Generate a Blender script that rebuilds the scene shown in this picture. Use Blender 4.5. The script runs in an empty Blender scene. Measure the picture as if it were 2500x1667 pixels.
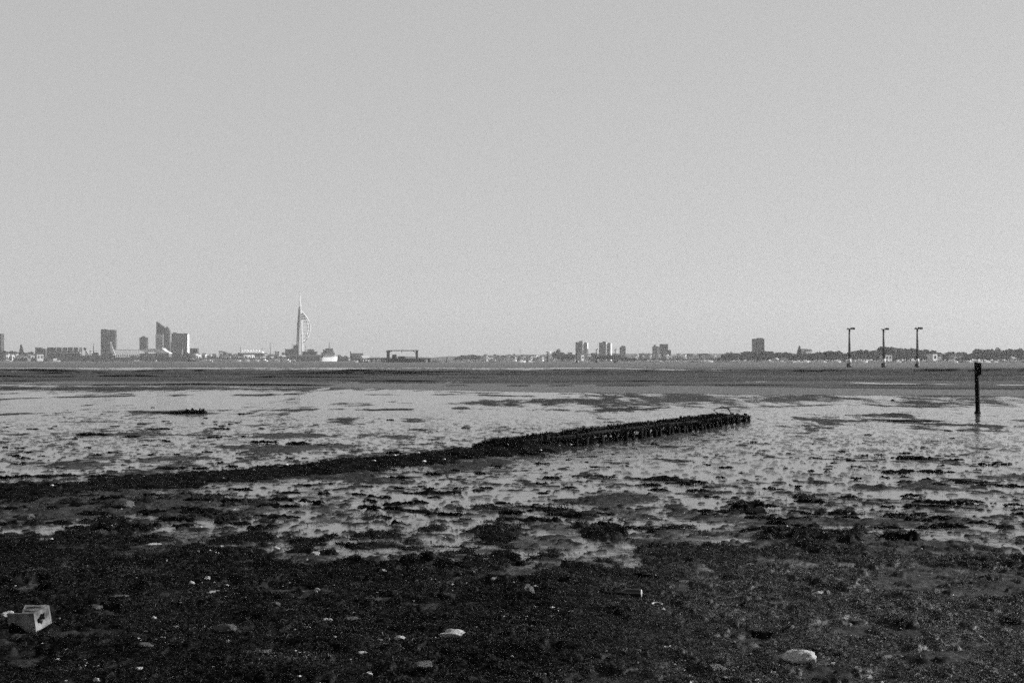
import bpy, bmesh, math, random
import numpy as np
from mathutils import Vector, Matrix

# ------------------------------------------------------------------ camera, sky, sun, exposure
sc = bpy.context.scene
COL = sc.collection
CAM_H = 2.4            # metres above the mud
F = 3472.0             # focal length in photo pixels (50 mm on 36 mm)
H0 = 879.0             # photo row of the horizon

cam = bpy.data.cameras.new("camera")
cam.lens = 50; cam.sensor_width = 36; cam.shift_y = (H0 - 833.5) / 2500
cam.clip_start = 0.1; cam.clip_end = 30000
cam_o = bpy.data.objects.new("camera", cam); COL.objects.link(cam_o)
cam_o.location = (0, 0, CAM_H); cam_o.rotation_euler = (math.radians(90), 0, 0)
sc.camera = cam_o

SUN_AZ, SUN_EL = 80.0, 26.0     # degrees right of the view, above the horizon
world = bpy.data.worlds.new("World"); sc.world = world; world.use_nodes = True
wn = world.node_tree.nodes; wl = world.node_tree.links
sky = wn.new("ShaderNodeTexSky"); sky.sky_type = 'NISHITA'; sky.sun_disc = False
sky.sun_elevation = math.radians(SUN_EL); sky.sun_rotation = math.radians(SUN_AZ)
sky.dust_density = 1.0; sky.air_density = 1.0
bw = wn.new("ShaderNodeRGBToBW")
bg = wn["Background"]; bg.inputs["Strength"].default_value = 0.095
veil = wn.new("ShaderNodeMix"); veil.inputs["B"].default_value = 4.85     # pale even sea haze low in the clear sky, thinning upwards
wtc = wn.new("ShaderNodeTexCoord"); wsep = wn.new("ShaderNodeSeparateXYZ"); wmr = wn.new("ShaderNodeMapRange"); wmr.interpolation_type = 'SMOOTHSTEP'
wl.new(wtc.outputs["Generated"], wsep.inputs[0]); wl.new(wsep.outputs["Z"], wmr.inputs["Value"])
wmr.inputs["From Min"].default_value = .27; wmr.inputs["From Max"].default_value = .55; wmr.inputs["To Min"].default_value = .70; wmr.inputs["To Max"].default_value = 0.0
wl.new(wmr.outputs[0], veil.inputs["Factor"])
wl.new(sky.outputs[0], bw.inputs[0]); wl.new(bw.outputs[0], veil.inputs["A"]); wl.new(veil.outputs["Result"], bg.inputs["Color"])

sun = bpy.data.lights.new("sun", 'SUN'); sun.energy = 5.0; sun.angle = math.radians(0.5); sun.color = (1, 1, 1)
sun_o = bpy.data.objects.new("sun", sun); COL.objects.link(sun_o)
az, el = math.radians(SUN_AZ), math.radians(SUN_EL)
sdir = Vector((math.sin(az) * math.cos(el), math.cos(az) * math.cos(el), math.sin(el)))
sun_o.rotation_euler = sdir.to_track_quat('Z', 'Y').to_euler(); sun_o.location = (40, 10, 60)

sc.view_settings.view_transform = 'Standard'; sc.view_settings.look = 'None'
sc.view_settings.exposure = 0.32; sc.view_settings.gamma = 1.0
sc.cycles.use_denoising = False
sc.cycles.max_bounces = 5; sc.cycles.volume_bounces = 1; sc.cycles.diffuse_bounces = 2; sc.cycles.glossy_bounces = 3
sc.cycles.transparent_max_bounces = 8
sc.cycles.use_adaptive_sampling = True; sc.cycles.adaptive_threshold = 0.15; sc.cycles.adaptive_min_samples = 16
sc.cycles.caustics_reflective = False; sc.cycles.caustics_refractive = False

# ------------------------------------------------------------------ helpers
rnd = random.Random(7)
npr = np.random.default_rng(11)

def gp(px, py):                     # photo pixel on the flat mud -> world x, y
    D = CAM_H * F / (py - H0)
    return (px - 1250.0) * D / F, D
def wx(px, D): return (px - 1250.0) * D / F
def wz(py, D): return CAM_H + (H0 - py) * D / F

def _hash(ix, iy, seed):
    n = (ix.astype(np.int64) * 374761393 + iy.astype(np.int64) * 668265263 + seed * 974711) & 0x7fffffff
    n = ((n ^ (n >> 13)) * 1274126177) & 0x7fffffff
    n = (n ^ (n >> 16)) & 0xffff
    return n / 65535.0
def vnoise(x, y, seed=0):
    x = np.asarray(x, float); y = np.asarray(y, float)
    ix = np.floor(x); iy = np.floor(y); fx = x - ix; fy = y - iy
    u = fx * fx * fx * (fx * (fx * 6 - 15) + 10); v = fy * fy * fy * (fy * (fy * 6 - 15) + 10)
    a = _hash(ix, iy, seed); b = _hash(ix + 1, iy, seed); c = _hash(ix, iy + 1, seed); d = _hash(ix + 1, iy + 1, seed)
    return (a * (1 - u) + b * u) * (1 - v) + (c * (1 - u) + d * u) * v
def fbm(x, y, seed=0, octv=4, gain=0.5):      # roughly -1..1
    s = 0.0; a = 1.0; t = 0.0
    for o in range(octv):
        c, q = math.cos(0.6 * o + .3), math.sin(0.6 * o + .3)
        s = s + a * (vnoise(x * c - y * q, x * q + y * c, seed + 17 * o) * 2 - 1); t += a
        a *= gain; x = x * 2.03; y = y * 2.03
    return s / t * 1.6
def sstep(a, b, x):
    t = np.clip((x - a) / (b - a), 0, 1); return t * t * (3 - 2 * t)

def mesh_np(name, V, Fa, mat, parent=None, smooth=True, attrs=None):
    V = np.asarray(V, np.float32); Fa = np.asarray(Fa, np.int32); k = Fa.shape[1]
    me = bpy.data.meshes.new(name)
    me.vertices.add(len(V)); me.vertices.foreach_set("co", V.ravel())
    me.loops.add(Fa.size); me.loops.foreach_set("vertex_index", Fa.ravel())
    me.polygons.add(len(Fa)); me.polygons.foreach_set("loop_start", np.arange(0, Fa.size, k, dtype=np.int32))
    me.polygons.foreach_set("use_smooth", np.full(len(Fa), smooth, bool))
    me.update(calc_edges=True)
    for an, av in (attrs or {}).items():
        at = me.attributes.new(an, 'FLOAT', 'POINT'); at.data.foreach_set("value", np.asarray(av, np.float32))
    me.materials.append(mat)
    o = bpy.data.objects.new(name, me); COL.objects.link(o)
    if parent: o.parent = parent
    return o

class MB:                            # collects shapes, links them as ONE mesh object
    def __init__(s): s.bm = bmesh.new()
    def box(s, x0, x1, y0, y1, z0, z1):
        vs = [s.bm.verts.new(p) for p in ((x0,y0,z0),(x1,y0,z0),(x1,y1,z0),(x0,y1,z0),(x0,y0,z1),(x1,y0,z1),(x1,y1,z1),(x0,y1,z1))]
        for f in ((3,2,1,0),(4,5,6,7),(0,1,5,4),(1,2,6,5),(2,3,7,6),(3,0,4,7)): s.bm.faces.new([vs[i] for i in f])
        return s
    def tube(s, pts, rads, n=8, caps=True):
        rings = []
        pts = [Vector(p) for p in pts]
        for i, p in enumerate(pts):
            d = (pts[min(i + 1, len(pts) - 1)] - pts[max(i - 1, 0)]).normalized()
            up = Vector((0, 0, 1)) if abs(d.z) < .9 else Vector((1, 0, 0))
            a = d.cross(up).normalized(); b = d.cross(a).normalized()
            r = rads[i] if hasattr(rads, '__len__') else rads
            rings.append([s.bm.verts.new(p + a * r * math.cos(2*math.pi*k/n) + b * r * math.sin(2*math.pi*k/n)) for k in range(n)])
        for i in range(len(rings) - 1):
            for k in range(n):
                s.bm.faces.new((rings[i][k], rings[i][(k+1) % n], rings[i+1][(k+1) % n], rings[i+1][k]))
        if caps:
            s.bm.faces.new(rings[0][::-1]); s.bm.faces.new(rings[-1])
        return s
    def prism(s, poly, y0, y1):      # polygon in x,z extruded along y
        a = [s.bm.verts.new((p[0], y0, p[1])) for p in poly]; b = [s.bm.verts.new((p[0], y1, p[1])) for p in poly]
        n = len(poly); s.bm.faces.new(a); s.bm.faces.new(b[::-1])
        for i in range(n): s.bm.faces.new((a[i], b[i], b[(i+1) % n], a[(i+1) % n]))
        return s
    def gable(s, x0, x1, y0, y1, z0, z1, over=0.4):
        ym = (y0 + y1) / 2
        P = [(x0-over,y0-over,z0),(x1+over,y0-over,z0),(x1+over,y1+over,z0),(x0-over,y1+over,z0),(x0-over,ym,z1),(x1+over,ym,z1)]
        v = [s.bm.verts.new(p) for p in P]
        for f in ((0,1,5,4),(2,3,4,5),(1,2,5),(3,0,4),(3,2,1,0)): s.bm.faces.new([v[i] for i in f])
        return s
    def build(s, name, mat, parent=None, bevel=0, smooth=False):
        if bevel: bmesh.ops.bevel(s.bm, geom=list(s.bm.edges), offset=bevel, segments=2, affect='EDGES', profile=.5)
        bmesh.ops.recalc_face_normals(s.bm, faces=s.bm.faces)
        me = bpy.data.meshes.new(name); s.bm.to_mesh(me); s.bm.free()
        if smooth:
            for p in me.polygons: p.use_smooth = True
        me.materials.append(mat)
        o = bpy.data.objects.new(name, me); COL.objects.link(o)
        if parent: o.parent = parent
        return o

def tag(o, label=None, cat=None, group=None, kind=None):
    if label: o["label"] = label
    if cat: o["category"] = cat
    if group: o["group"] = group
    if kind: o["kind"] = kind
    return o
def thing(name, label, cat, loc=(0,0,0), rz=0.0, group=None):
    o = bpy.data.objects.new(name, None); COL.objects.link(o)
    o.location = loc; o.rotation_euler = (0, 0, rz); o.empty_display_size = .2
    return tag(o, label, cat, group)
def copy_tree(o, parent=None):
    c = o.copy(); COL.objects.link(c)
    c.parent = parent
    for ch in list(o.children): copy_tree(ch, c)
    return c

# ------------------------------------------------------------------ materials (black and white film: every colour is a grey)
def mat_new(name):
    m = bpy.data.materials.new(name); m.use_nodes = True
    return m, m.node_tree.nodes, m.node_tree.links, m.node_tree.nodes["Principled BSDF"]
def g3(v): return (v, v, v, 1)
def nd(ns, t, **kw):
    n = ns.new(t)
    for k, v in kw.items(): setattr(n, k, v)
    return n
def simple(name, v, var=.35, scale=1.5, rough=.8, spec=.3, bump=0.0, bscale=20, metal=0):
    m, ns, ls, b = mat_new(name)
    tc = nd(ns, "ShaderNodeTexCoord"); n = nd(ns, "ShaderNodeTexNoise"); n.inputs["Scale"].default_value = scale; n.inputs["Detail"].default_value = 6
    ls.new(tc.outputs["Object"], n.inputs["Vector"])
    mr = nd(ns, "ShaderNodeMapRange"); mr.inputs["From Min"].default_value = .3; mr.inputs["From Max"].default_value = .7
    mr.inputs["To Min"].default_value = v * (1 - var); mr.inputs["To Max"].default_value = v * (1 + var)
    ls.new(n.outputs[0], mr.inputs["Value"]); ls.new(mr.outputs[0], b.inputs["Base Color"])
    b.inputs["Roughness"].default_value = rough; b.inputs["Specular IOR Level"].default_value = spec; b.inputs["Metallic"].default_value = metal
    if bump:
        n2 = nd(ns, "ShaderNodeTexNoise"); n2.inputs["Scale"].default_value = bscale; n2.inputs["Detail"].default_value = 8
        ls.new(tc.outputs["Object"], n2.inputs["Vector"])
        bp = nd(ns, "ShaderNodeBump"); bp.inputs["Strength"].default_value = bump; bp.inputs["Distance"].default_value = .02
        ls.new(n2.outputs[0], bp.inputs["Height"]); ls.new(bp.outputs[0], b.inputs["Normal"])
    return m
M = dict(
    wall_dark=simple("dark cladding", .055, .25, .05), wall_mid=simple("grey render", .13, .25, .05), wall_pale=simple("pale render", .5, .2, .05),
    white=simple("white paint", .78, .08, .3, .5), concrete=simple("concrete", .30, .2, .1), glass=simple("dark glazing", .03, .2, .1, .12, .5),
    roof=simple("slate roof", .07, .3, .2), roof_pale=simple("pale roof", .45, .15, .1), steel=simple("grey steel", .10, .2, .3, .5), ship_grey=simple("grey hull paint", .12, .2, .1, .5),
    dark_steel=simple("dark steel", .035, .3, .5, .5), bark=simple("bark", .05, .3, 1), timber=simple("rotten timber", .010, .5, 12, .75, .06, .8, 30),
    post=simple("tarred timber", .008, .5, 9, .7, .08, .7, 25),
    block=simple("weathered block", .16, .75, 9, .85, .2, .6, 60), stone=simple("pale flint", .42, .55, 9, .7, .35, .6, 22), stone_dark=simple("dark wet stone", .05, .5, 9, .45, .4, .6, 22),
    shell=simple("shell", .6, .25, 20, .5, .4), bottle=simple("dark bottle glass", .02, .4, 20, .15, .5), quay=simple("quay wall", .10, .4, .15),
)
def attr_mat(name, lo, hi, rough, spec, attr="tone", grain=38.0):
    m, ns, ls, b = mat_new(name)
    a = nd(ns, "ShaderNodeAttribute", attribute_name=attr)
    mr = nd(ns, "ShaderNodeMapRange"); mr.inputs["To Min"].default_value = lo; mr.inputs["To Max"].default_value = hi
    ls.new(a.outputs["Fac"], mr.inputs["Value"])
    geo = nd(ns, "ShaderNodeNewGeometry"); nz = nd(ns, "ShaderNodeTexNoise"); nz.inputs["Scale"].default_value = grain; nz.inputs["Detail"].default_value = 5; nz.inputs["Roughness"].default_value = .7
    ls.new(geo.outputs["Position"], nz.inputs["Vector"])
    cr = nd(ns, "ShaderNodeMapRange"); cr.inputs["From Min"].default_value = .36; cr.inputs["From Max"].default_value = .66; cr.inputs["To Min"].default_value = .12; cr.inputs["To Max"].default_value = 1.9
    ls.new(nz.outputs[0], cr.inputs["Value"])
    mm = nd(ns, "ShaderNodeMath", operation='MULTIPLY'); ls.new(mr.outputs[0], mm.inputs[0]); ls.new(cr.outputs[0], mm.inputs[1]); ls.new(mm.outputs[0], b.inputs["Base Color"])
    if grain > 5:
        bp = nd(ns, "ShaderNodeBump"); bp.inputs["Strength"].default_value = .9; bp.inputs["Distance"].default_value = .012; ls.new(nz.outputs[0], bp.inputs["Height"]); ls.new(bp.outputs[0], b.inputs["Normal"])
    b.inputs["Roughness"].default_value = rough
    ms = nd(ns, "ShaderNodeMath", operation='MULTIPLY'); ms.use_clamp = True; ms.inputs[1].default_value = spec; ls.new(a.outputs["Fac"], ms.inputs[0]); ls.new(ms.outputs[0], b.inputs["Specular IOR Level"])
    return m
M['weed'] = attr_mat("bladder weed", .002, .056, .5, .5)
M['leaf'] = attr_mat("leaves", .025, .085, .7, .2, grain=.4)
M['grit'] = attr_mat("shell grit", .08, .55, .6, .3)

def mud_material():
    m, ns, ls, b = mat_new("tidal mud")
    geo = nd(ns, "ShaderNodeNewGeometry"); wet = nd(ns, "ShaderNodeAttribute", attribute_name="wet"); tone = nd(ns, "ShaderNodeAttribute", attribute_name="tone")
    def noise(sx, sy, detail, rough=.6):
        mp = nd(ns, "ShaderNodeMapping"); mp.inputs["Scale"].default_value = (sx, sy, 1); ls.new(geo.outputs["Position"], mp.inputs["Vector"])
        n = nd(ns, "ShaderNodeTexNoise"); n.inputs["Scale"].default_value = 1; n.inputs["Detail"].default_value = detail; n.inputs["Roughness"].default_value = rough
        ls.new(mp.outputs[0], n.inputs["Vector"]); return n.outputs[0]
    def math_(op, a, b_, clamp=False):
        n = nd(ns, "ShaderNodeMath", operation=op); n.use_clamp = clamp
        for i, v in enumerate((a, b_)):
            if isinstance(v, (int, float)): n.inputs[i].default_value = v
            else: ls.new(v, n.inputs[i])
        return n.outputs[0]
    n1 = noise(3.2, 3.2, 7, .65); n2 = noise(19, 19, 7, .72)
    w = math_('ADD', wet.outputs["Fac"], math_('MULTIPLY', math_('SUBTRACT', n1, .5), 2.0))
    w = math_('ADD', w, math_('MULTIPLY', math_('SUBTRACT', n2, .5), 2.2))
    w = math_('ADD', w, math_('MULTIPLY', math_('SUBTRACT', noise(.8, .55, 7, .62), .5), 2.0))
    mk = nd(ns, "ShaderNodeMapRange"); mk.interpolation_type = 'SMOOTHSTEP'; mk.inputs["From Min"].default_value = -.34; mk.inputs["From Max"].default_value = .40
    ls.new(w, mk.inputs["Value"]); W = mk.outputs[0]
    def mix(a, b_):
        n = nd(ns, "ShaderNodeMapRange"); ls.new(W, n.inputs["Value"])
        n.inputs["To Min"].default_value = a; n.inputs["To Max"].default_value = b_; return n.outputs[0]
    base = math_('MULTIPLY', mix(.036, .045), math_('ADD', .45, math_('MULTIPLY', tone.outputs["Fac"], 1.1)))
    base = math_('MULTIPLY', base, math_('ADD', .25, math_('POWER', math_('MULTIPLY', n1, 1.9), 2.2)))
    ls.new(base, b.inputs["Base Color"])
    ls.new(mix(.75, .13), b.inputs["Roughness"]); ls.new(mix(.07, .62), b.inputs["Specular IOR Level"]); b.inputs["IOR"].default_value = 1.36
    bp = nd(ns, "ShaderNodeBump"); bp.inputs["Distance"].default_value = .03
    ls.new(mix(.9, .035), bp.inputs["Strength"]); ls.new(noise(16, 16, 9, .75), bp.inputs["Height"]); ls.new(bp.outputs[0], b.inputs["Normal"])
    return m
M['mud'] = mud_material()

def water_material(name, base, rough, bstr, sx, sy, spec=.5):
    m, ns, ls, b = mat_new(name)
    geo = nd(ns, "ShaderNodeNewGeometry"); mp = nd(ns, "ShaderNodeMapping"); mp.inputs["Scale"].default_value = (sx, sy, 1)
    ls.new(geo.outputs["Position"], mp.inputs["Vector"])
    n = nd(ns, "ShaderNodeTexNoise"); n.inputs["Scale"].default_value = 1; n.inputs["Detail"].default_value = 5; ls.new(mp.outputs[0], n.inputs["Vector"])
    bp = nd(ns, "ShaderNodeBump"); bp.inputs["Strength"].default_value = bstr; bp.inputs["Distance"].default_value = .3
    ls.new(n.outputs[0], bp.inputs["Height"]); ls.new(bp.outputs[0], b.inputs["Normal"])
    b.inputs["Base Color"].default_value = g3(base); b.inputs["Roughness"].default_value = rough; b.inputs["IOR"].default_value = 1.33
    b.inputs["Specular IOR Level"].default_value = spec
    return m
M['water'] = water_material("harbour water", .03, .35, .6, .5, .35, .28)
M['channel'] = water_material("channel water", .03, .30, .7, 1.6, 1.2, .22)

# ------------------------------------------------------------------ haze: one closed box of thin even air
def make_haze():
    mb = MB(); mb.box(-4800, 4800, -200, 5000, -6, 200)
    m = bpy.data.materials.new("haze"); m.use_nodes = True; ns = m.node_tree.nodes; ns.clear()
    out = ns.new("ShaderNodeOutputMaterial"); v = ns.new("ShaderNodeVolumePrincipled")
    v.inputs["Color"].default_value = (.9, .9, .9, 1); v.inputs["Density"].default_value = 0.00009; v.inputs["Anisotropy"].default_value = .2
    m.node_tree.links.new(v.outputs[0], out.inputs["Volume"])
    tag(mb.build("haze", m), "thin pale haze over the harbour", "haze", kind="stuff")

# ------------------------------------------------------------------ ground
GA = np.array(gp(-40, 1206)); GB = np.array(gp(1808, 1026))         # line of the old breakwater
GU = (GB - GA) / np.linalg.norm(GB - GA); GN = np.array((GU[1], -GU[0]))   # along it / towards the camera side
GL = float(np.linalg.norm(GB - GA))
def bow(t): return 8.0 * (t / GL) * (1 - t / GL) * np.where(np.asarray(t) < 0, .5, 1)      # it bends a little towards the shore

# damp, dull mud: (px, py, half width px, half height px, amount)
DULL = [(1150,985,300,8,1.1),(1500,975,260,4,.7),(960,1025,130,8,1.0),(1450,1003,280,4,.8),(1900,1036,130,14,1.2),(2230,1017,330,6,1.4),(2160,1040,110,5,.8),
        (2440,1047,90,7,.9),(680,1096,160,9,1.2),(250,1135,230,8,.8),(480,1118,160,6,.6),(300,1060,200,4,.7),(500,1064,160,5,.7),(820,1065,200,5,.8),(1130,1070,150,7,.8),
        (1000,1050,120,5,.6),(1350,1055,90,4,.7),(60,1012,200,3,.8),(400,1009,220,4,.7),(750,1001,220,3,.8),(1200,1120,130,12,1.1),(900,1170,130,10,1.2),(1500,1225,180,9,1.0),(1780,1212,110,8,.6),
        (2120,1185,260,11,1.4),(2000,1175,120,6,.7),(2350,1110,110,3,.7),(1960,1085,70,4,.6),(1800,1092,70,4,.6),(1650,1125,80,4,.5),(2080,1275,140,11,1.1),(350,1240,330,20,.8),(150,1190,200,10,.7),(900,1215,90,8,.5),
        (2100,1320,300,14,.9),(1300,1330,200,14,.7),(1850,1300,120,12,.4),(80,1290,140,20,.8),(2350,985,160,4,.5),(1800,975,220,4,.9),(2250,963,260,5,1.0),(1700,968,300,3,1.0),(2400,1165,120,6,.6),
        (1560,1090,120,6,.8),(1700,1062,90,4,.7),(130,960,150,2,.8),(500,964,250,2,.7)]

RUNNELS = [([-100, 0, 250, 520, 830, 1100, 1500, 1900], [978, 975, 969, 964, 961, 963, 968, 972], 1.6, 1.5), ([-100, 0, 200, 450, 700, 950, 1150], [1013, 1011, 1008, 1004, 1001, 999, 994], 2.0, 1.3), ([830, 1000, 1250, 1500, 1800, 2100, 2600], [959, 957, 959, 964, 972, 974, 978], 1.5, 1.0),
    ([1880, 2000, 2150, 2350, 2600], [1021, 1026, 1029, 1038, 1047], 2.0, 1.7), ([2000, 2150, 2350, 2600], [1033, 1044, 1050, 1056], 1.6, 1.2), ([900, 1100, 1400, 1700, 2000, 2300], [1000, 998, 1001, 996, 990, 992], 1.6, 1.0), ([-100, 200, 500, 800], [1062, 1058, 1063, 1060], 1.8, .9), ([1240, 1450, 1700, 1950], [900, 899, 902, 904], 1.0, -2.2), ([-100, 300, 600, 900], [900, 901, 899, 902], .8, -1.5), ([1700, 2000, 2300, 2600], [930, 933, 938, 943], 1.2, -1.6), ([560, 800, 1000, 1150], [945, 947, 950, 954], 1.0, -1.8), ([-100, 200, 500, 760], [939, 941, 938, 940], .8, -1.2),
    ([1400, 1700, 2000, 2300, 2600], [1118, 1112, 1120, 1114, 1120], 2.2, .7)]
def wetness(x, y):
    D = np.maximum(y, 1.0); py = H0 + CAM_H * F / D; px = 1250 + x / D * F
    lod = np.clip(D / 45, 1, 6)
    r = .60 * fbm(x / (2.6 * lod), y / (4.0 * lod), 3, 4) + .45 * fbm(x / .8, y / 1.3, 9, 3) + .55 * fbm(x / (.9 * lod ** .5), y / (2.6 * lod ** .6), 13, 4) + .35 * fbm(x / .45, y / (1.6 * lod ** .5), 15, 3)
    pj = py + (3.0 * fbm(x / 26, y / 60, 19, 3) + 1.5 * fbm(x / 6, y / 20, 23, 3)) * sstep(940, 950, py) * sstep(1000, 970, py)
    base = np.interp(pj, [879, 893, 897, 905, 915, 928, 934, 943, 948, 951, 958, 985, 1050, 1130, 1230, 1290, 1350, 1420, 1667],
                         [-1.2, -1.0, .25, -.5, -1.3, -1.2, -.45, -.40, -1.1, -.2, .85, .95, .75, .66, .58, .45, .0, -.7, -1.2])
    rightdry = sstep(1100, 1900, px) * sstep(1010, 985, py) * .9
    leftdry = sstep(900, 300, px) * sstep(1080, 1180, py) * .45
    base = base + .30 * sstep(1000, 1400, px) * sstep(985, 1020, py) * sstep(1230, 1150, py)
    w = base - rightdry - leftdry - .75 * r
    brk = np.clip(.75 + 1.5 * fbm(x / (1.2 * lod ** .7), y / (2.2 * lod ** .7), 27, 4), 0, 1.6)
    jx = px + 110 * fbm(x / (1.7 * lod), y / (1.7 * lod), 21, 3); jy = py
    for (cx, cy, rx, ry, a) in DULL:
        w = w - a * brk * np.exp(-(((jx - cx) / rx) ** 2) ** 1.5 - np.abs((jy - cy + 2.5 * fbm(x / lod, y / (2.5 * lod), int(cx), 2)) / ry) ** 2.2)
    for (xs, ys, hh, a) in RUNNELS:
        cy = np.interp(px, xs, ys, left=0, right=0) + 2.2 * fbm(x / (2.0 * lod), x * 0 + xs[1], 29, 4)
        w = w - a * brk * np.exp(-((py - cy) / hh) ** 2)
    return w, r

def weed_cover(x, y):
    D = np.maximum(y, 1.0); py = H0 + CAM_H * F / D; px = 1250 + x / D * F
    yb = np.interp(px, [-400, 0, 300, 550, 800, 1100, 1300, 1500, 1750, 2050, 2250, 2500, 2900], [1275, 1272, 1278, 1298, 1335, 1345, 1350, 1335, 1325, 1345, 1380, 1400, 1410])
    c = (py - yb) / 70.0
    c = np.where(c > 0, np.minimum(c * .7, .95), c * .36)
    n = fbm(x / .75, y / 1.0, 31, 4) * .95 + fbm(x / .22, y / .3, 37, 3) * .30 - .08
    # scattered fringe patches further out, thinning towards the bank
    thin = sstep(23, 31, D) * 1.0
    bare = sstep(1400, 1480, py) * sstep(1500, 2100, px) * .25 + sstep(.25, .9, fbm(x / .8, y / 1.1, 77, 4)) * .7
    return c + n - thin - bare * .9

def grid_rows():
    y1 = np.arange(338, 95, -.5); y2 = np.arange(95, 4.6, -.22)
    return np.concatenate([[1.5, 3, 5, 7, 8.5, 9.5], CAM_H * F * .4096 / np.concatenate([y1, y2])])
ROWS = grid_rows()
tcol = np.linspace(-.405, .405, 1180)
outer = np.geomspace(.43, 1.6, 22)
TCOL = np.concatenate([-outer[::-1], tcol, outer])
def fan(rows):
    Yg = np.repeat(rows[:, None], len(TCOL), 1); Xg = TCOL[None, :] * (Yg + 3.5)
    return Xg, Yg
def quads(nr, nc, mask=None):
    i = np.arange(nr * nc).reshape(nr, nc)
    q = np.stack([i[:-1, :-1], i[:-1, 1:], i[1:, 1:], i[1:, :-1]], -1).reshape(-1, 4)
    return q if mask is None else q[mask.ravel()]

def mud_z(x, y, w=None, r=None):
    if w is None: w, r = wetness(x, y)
    D = np.maximum(y, 1.0)
    k = np.clip(1.3 - D / 90, .25, 1)
    z = .030 * np.clip(-w, 0, 1.3) * k
    z = z + (.016 * fbm(x / .25, y / .25, 51, 3) + .005 * fbm(x / .06, y / .06, 57, 2)) * sstep(.3, -.3, w) * np.clip(1.6 - D / 60, 0, 1)
    pit = np.maximum(sstep(.48, .85, fbm(x / .15, y / .20, 91, 3)), sstep(.62, .9, fbm(x / .4, y / .5, 93, 3))) * np.clip(1.4 - D / 70, 0, 1)      # worm casts and lumps on the wet mud
    z = z + .030 * pit
    z = z - sstep(420, 640, D) * .5
    return z, pit

def build_ground():
    mb = MB(); mb.box(-4700, 4700, -150, 4900, -3.0, -1.0)
    o = mb.build("seabed", M['quay']); tag(o, kind="structure")
    X, Y = fan(ROWS)
    w, r = wetness(X, Y); z, pit = mud_z(X, Y, w, r)
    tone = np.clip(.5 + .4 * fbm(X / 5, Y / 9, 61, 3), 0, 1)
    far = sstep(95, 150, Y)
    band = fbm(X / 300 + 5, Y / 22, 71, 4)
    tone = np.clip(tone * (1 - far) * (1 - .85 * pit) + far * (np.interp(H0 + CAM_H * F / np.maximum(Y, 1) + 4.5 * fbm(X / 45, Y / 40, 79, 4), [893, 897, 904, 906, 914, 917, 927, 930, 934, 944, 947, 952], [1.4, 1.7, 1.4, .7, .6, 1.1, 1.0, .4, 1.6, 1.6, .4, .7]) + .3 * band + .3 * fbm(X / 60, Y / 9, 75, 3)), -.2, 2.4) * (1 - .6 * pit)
    w = w - pit * 1.1
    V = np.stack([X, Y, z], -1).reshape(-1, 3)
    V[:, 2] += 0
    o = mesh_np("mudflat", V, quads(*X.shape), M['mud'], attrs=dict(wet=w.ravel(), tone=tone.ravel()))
    tag(o, kind="structure")
    # open harbour beyond the flats
    xs = np.linspace(-4600, 4600, 40); ys = np.geomspace(470, 4850, 40)
    Xw, Yw = np.meshgrid(xs, ys)
    o = mesh_np("harbour_water", np.stack([Xw, Yw, np.full_like(Xw, -.02)], -1).reshape(-1, 3), quads(40, 40), M['water']); tag(o, kind="structure")
    # creek of rippled water between the flats
    n = 160; t = np.linspace(0, 1, n); xl = -50 + 160 * t
    yn = np.interp(xl, [-60, -12, 2, 13, 29, 60, 120], [152, 121, 107, 100, 95, 88, 80]) + 2.0 * fbm(xl / 9, xl * 0, 5, 4); yf = np.interp(xl, [-60, -15, 2, 17, 35, 60, 120], [160, 146, 142, 130, 116, 105, 95]) + 2 * fbm(xl / 15, xl * 0 + 9, 6, 3)
    yf = np.maximum(yf, yn + .4)
    rows = [np.stack([xl, yn * (1 - a) + yf * a, np.full(n, .012)], -1) for a in np.linspace(0, 1, 6)]
    o = mesh_np("creek_water", np.concatenate(rows), quads(6, n), M['channel']); tag(o, kind="structure")
    # land under the far shores
    land = simple("far land", .08, .4, .02)
    mb = MB(); mb.box(-4600, 4600, 3520, 4850, -.9, 1.6); tag(mb.build("far_land", land), kind="structure")
    mb = MB(); poly = [(-120, 3300), (120, 2750), (330, 2450), (380, 2000), (520, 1780), (3000, 1600), (4600, 1500), (4600, 3500), (-150, 3500)]
    bm = mb.bm; a = [bm.verts.new((p[0], p[1], .9)) for p in poly]; b2 = [bm.verts.new((p[0] - 0, p[1] - 4, -.8)) for p in poly]
    bm.faces.new(a)
    for i in range(len(poly)): bm.faces.new((a[i], b2[i], b2[(i + 1) % len(poly)], a[(i + 1) % len(poly)]))
    tag(mb.build("shore_land", land), kind="structure")
    # distant low hill on the skyline
    n = 90; px = np.linspace(900, 1950, n); D = 4300
    h = np.interp(px, [900, 1000, 1060, 1150, 1350, 1520, 1650, 1800, 1950], [873, 870, 872, 868, 864, 862, 863, 862, 866]) + 1.2 * fbm(px / 30, px * 0, 3, 3)
    xx = wx(px, D); zz = wz(h, D)
    Vh = np.concatenate([np.stack([xx, np.full(n, D - 400.), np.full(n, 1.3)], -1), np.stack([xx, np.full(n, float(D)), zz], -1), np.stack([xx, np.full(n, D + 400.), np.full(n, 1.3)], -1)])
    tag(mesh_np("distant_hills", Vh, quads(3, n), M['wall_dark']), kind="structure")

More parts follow.
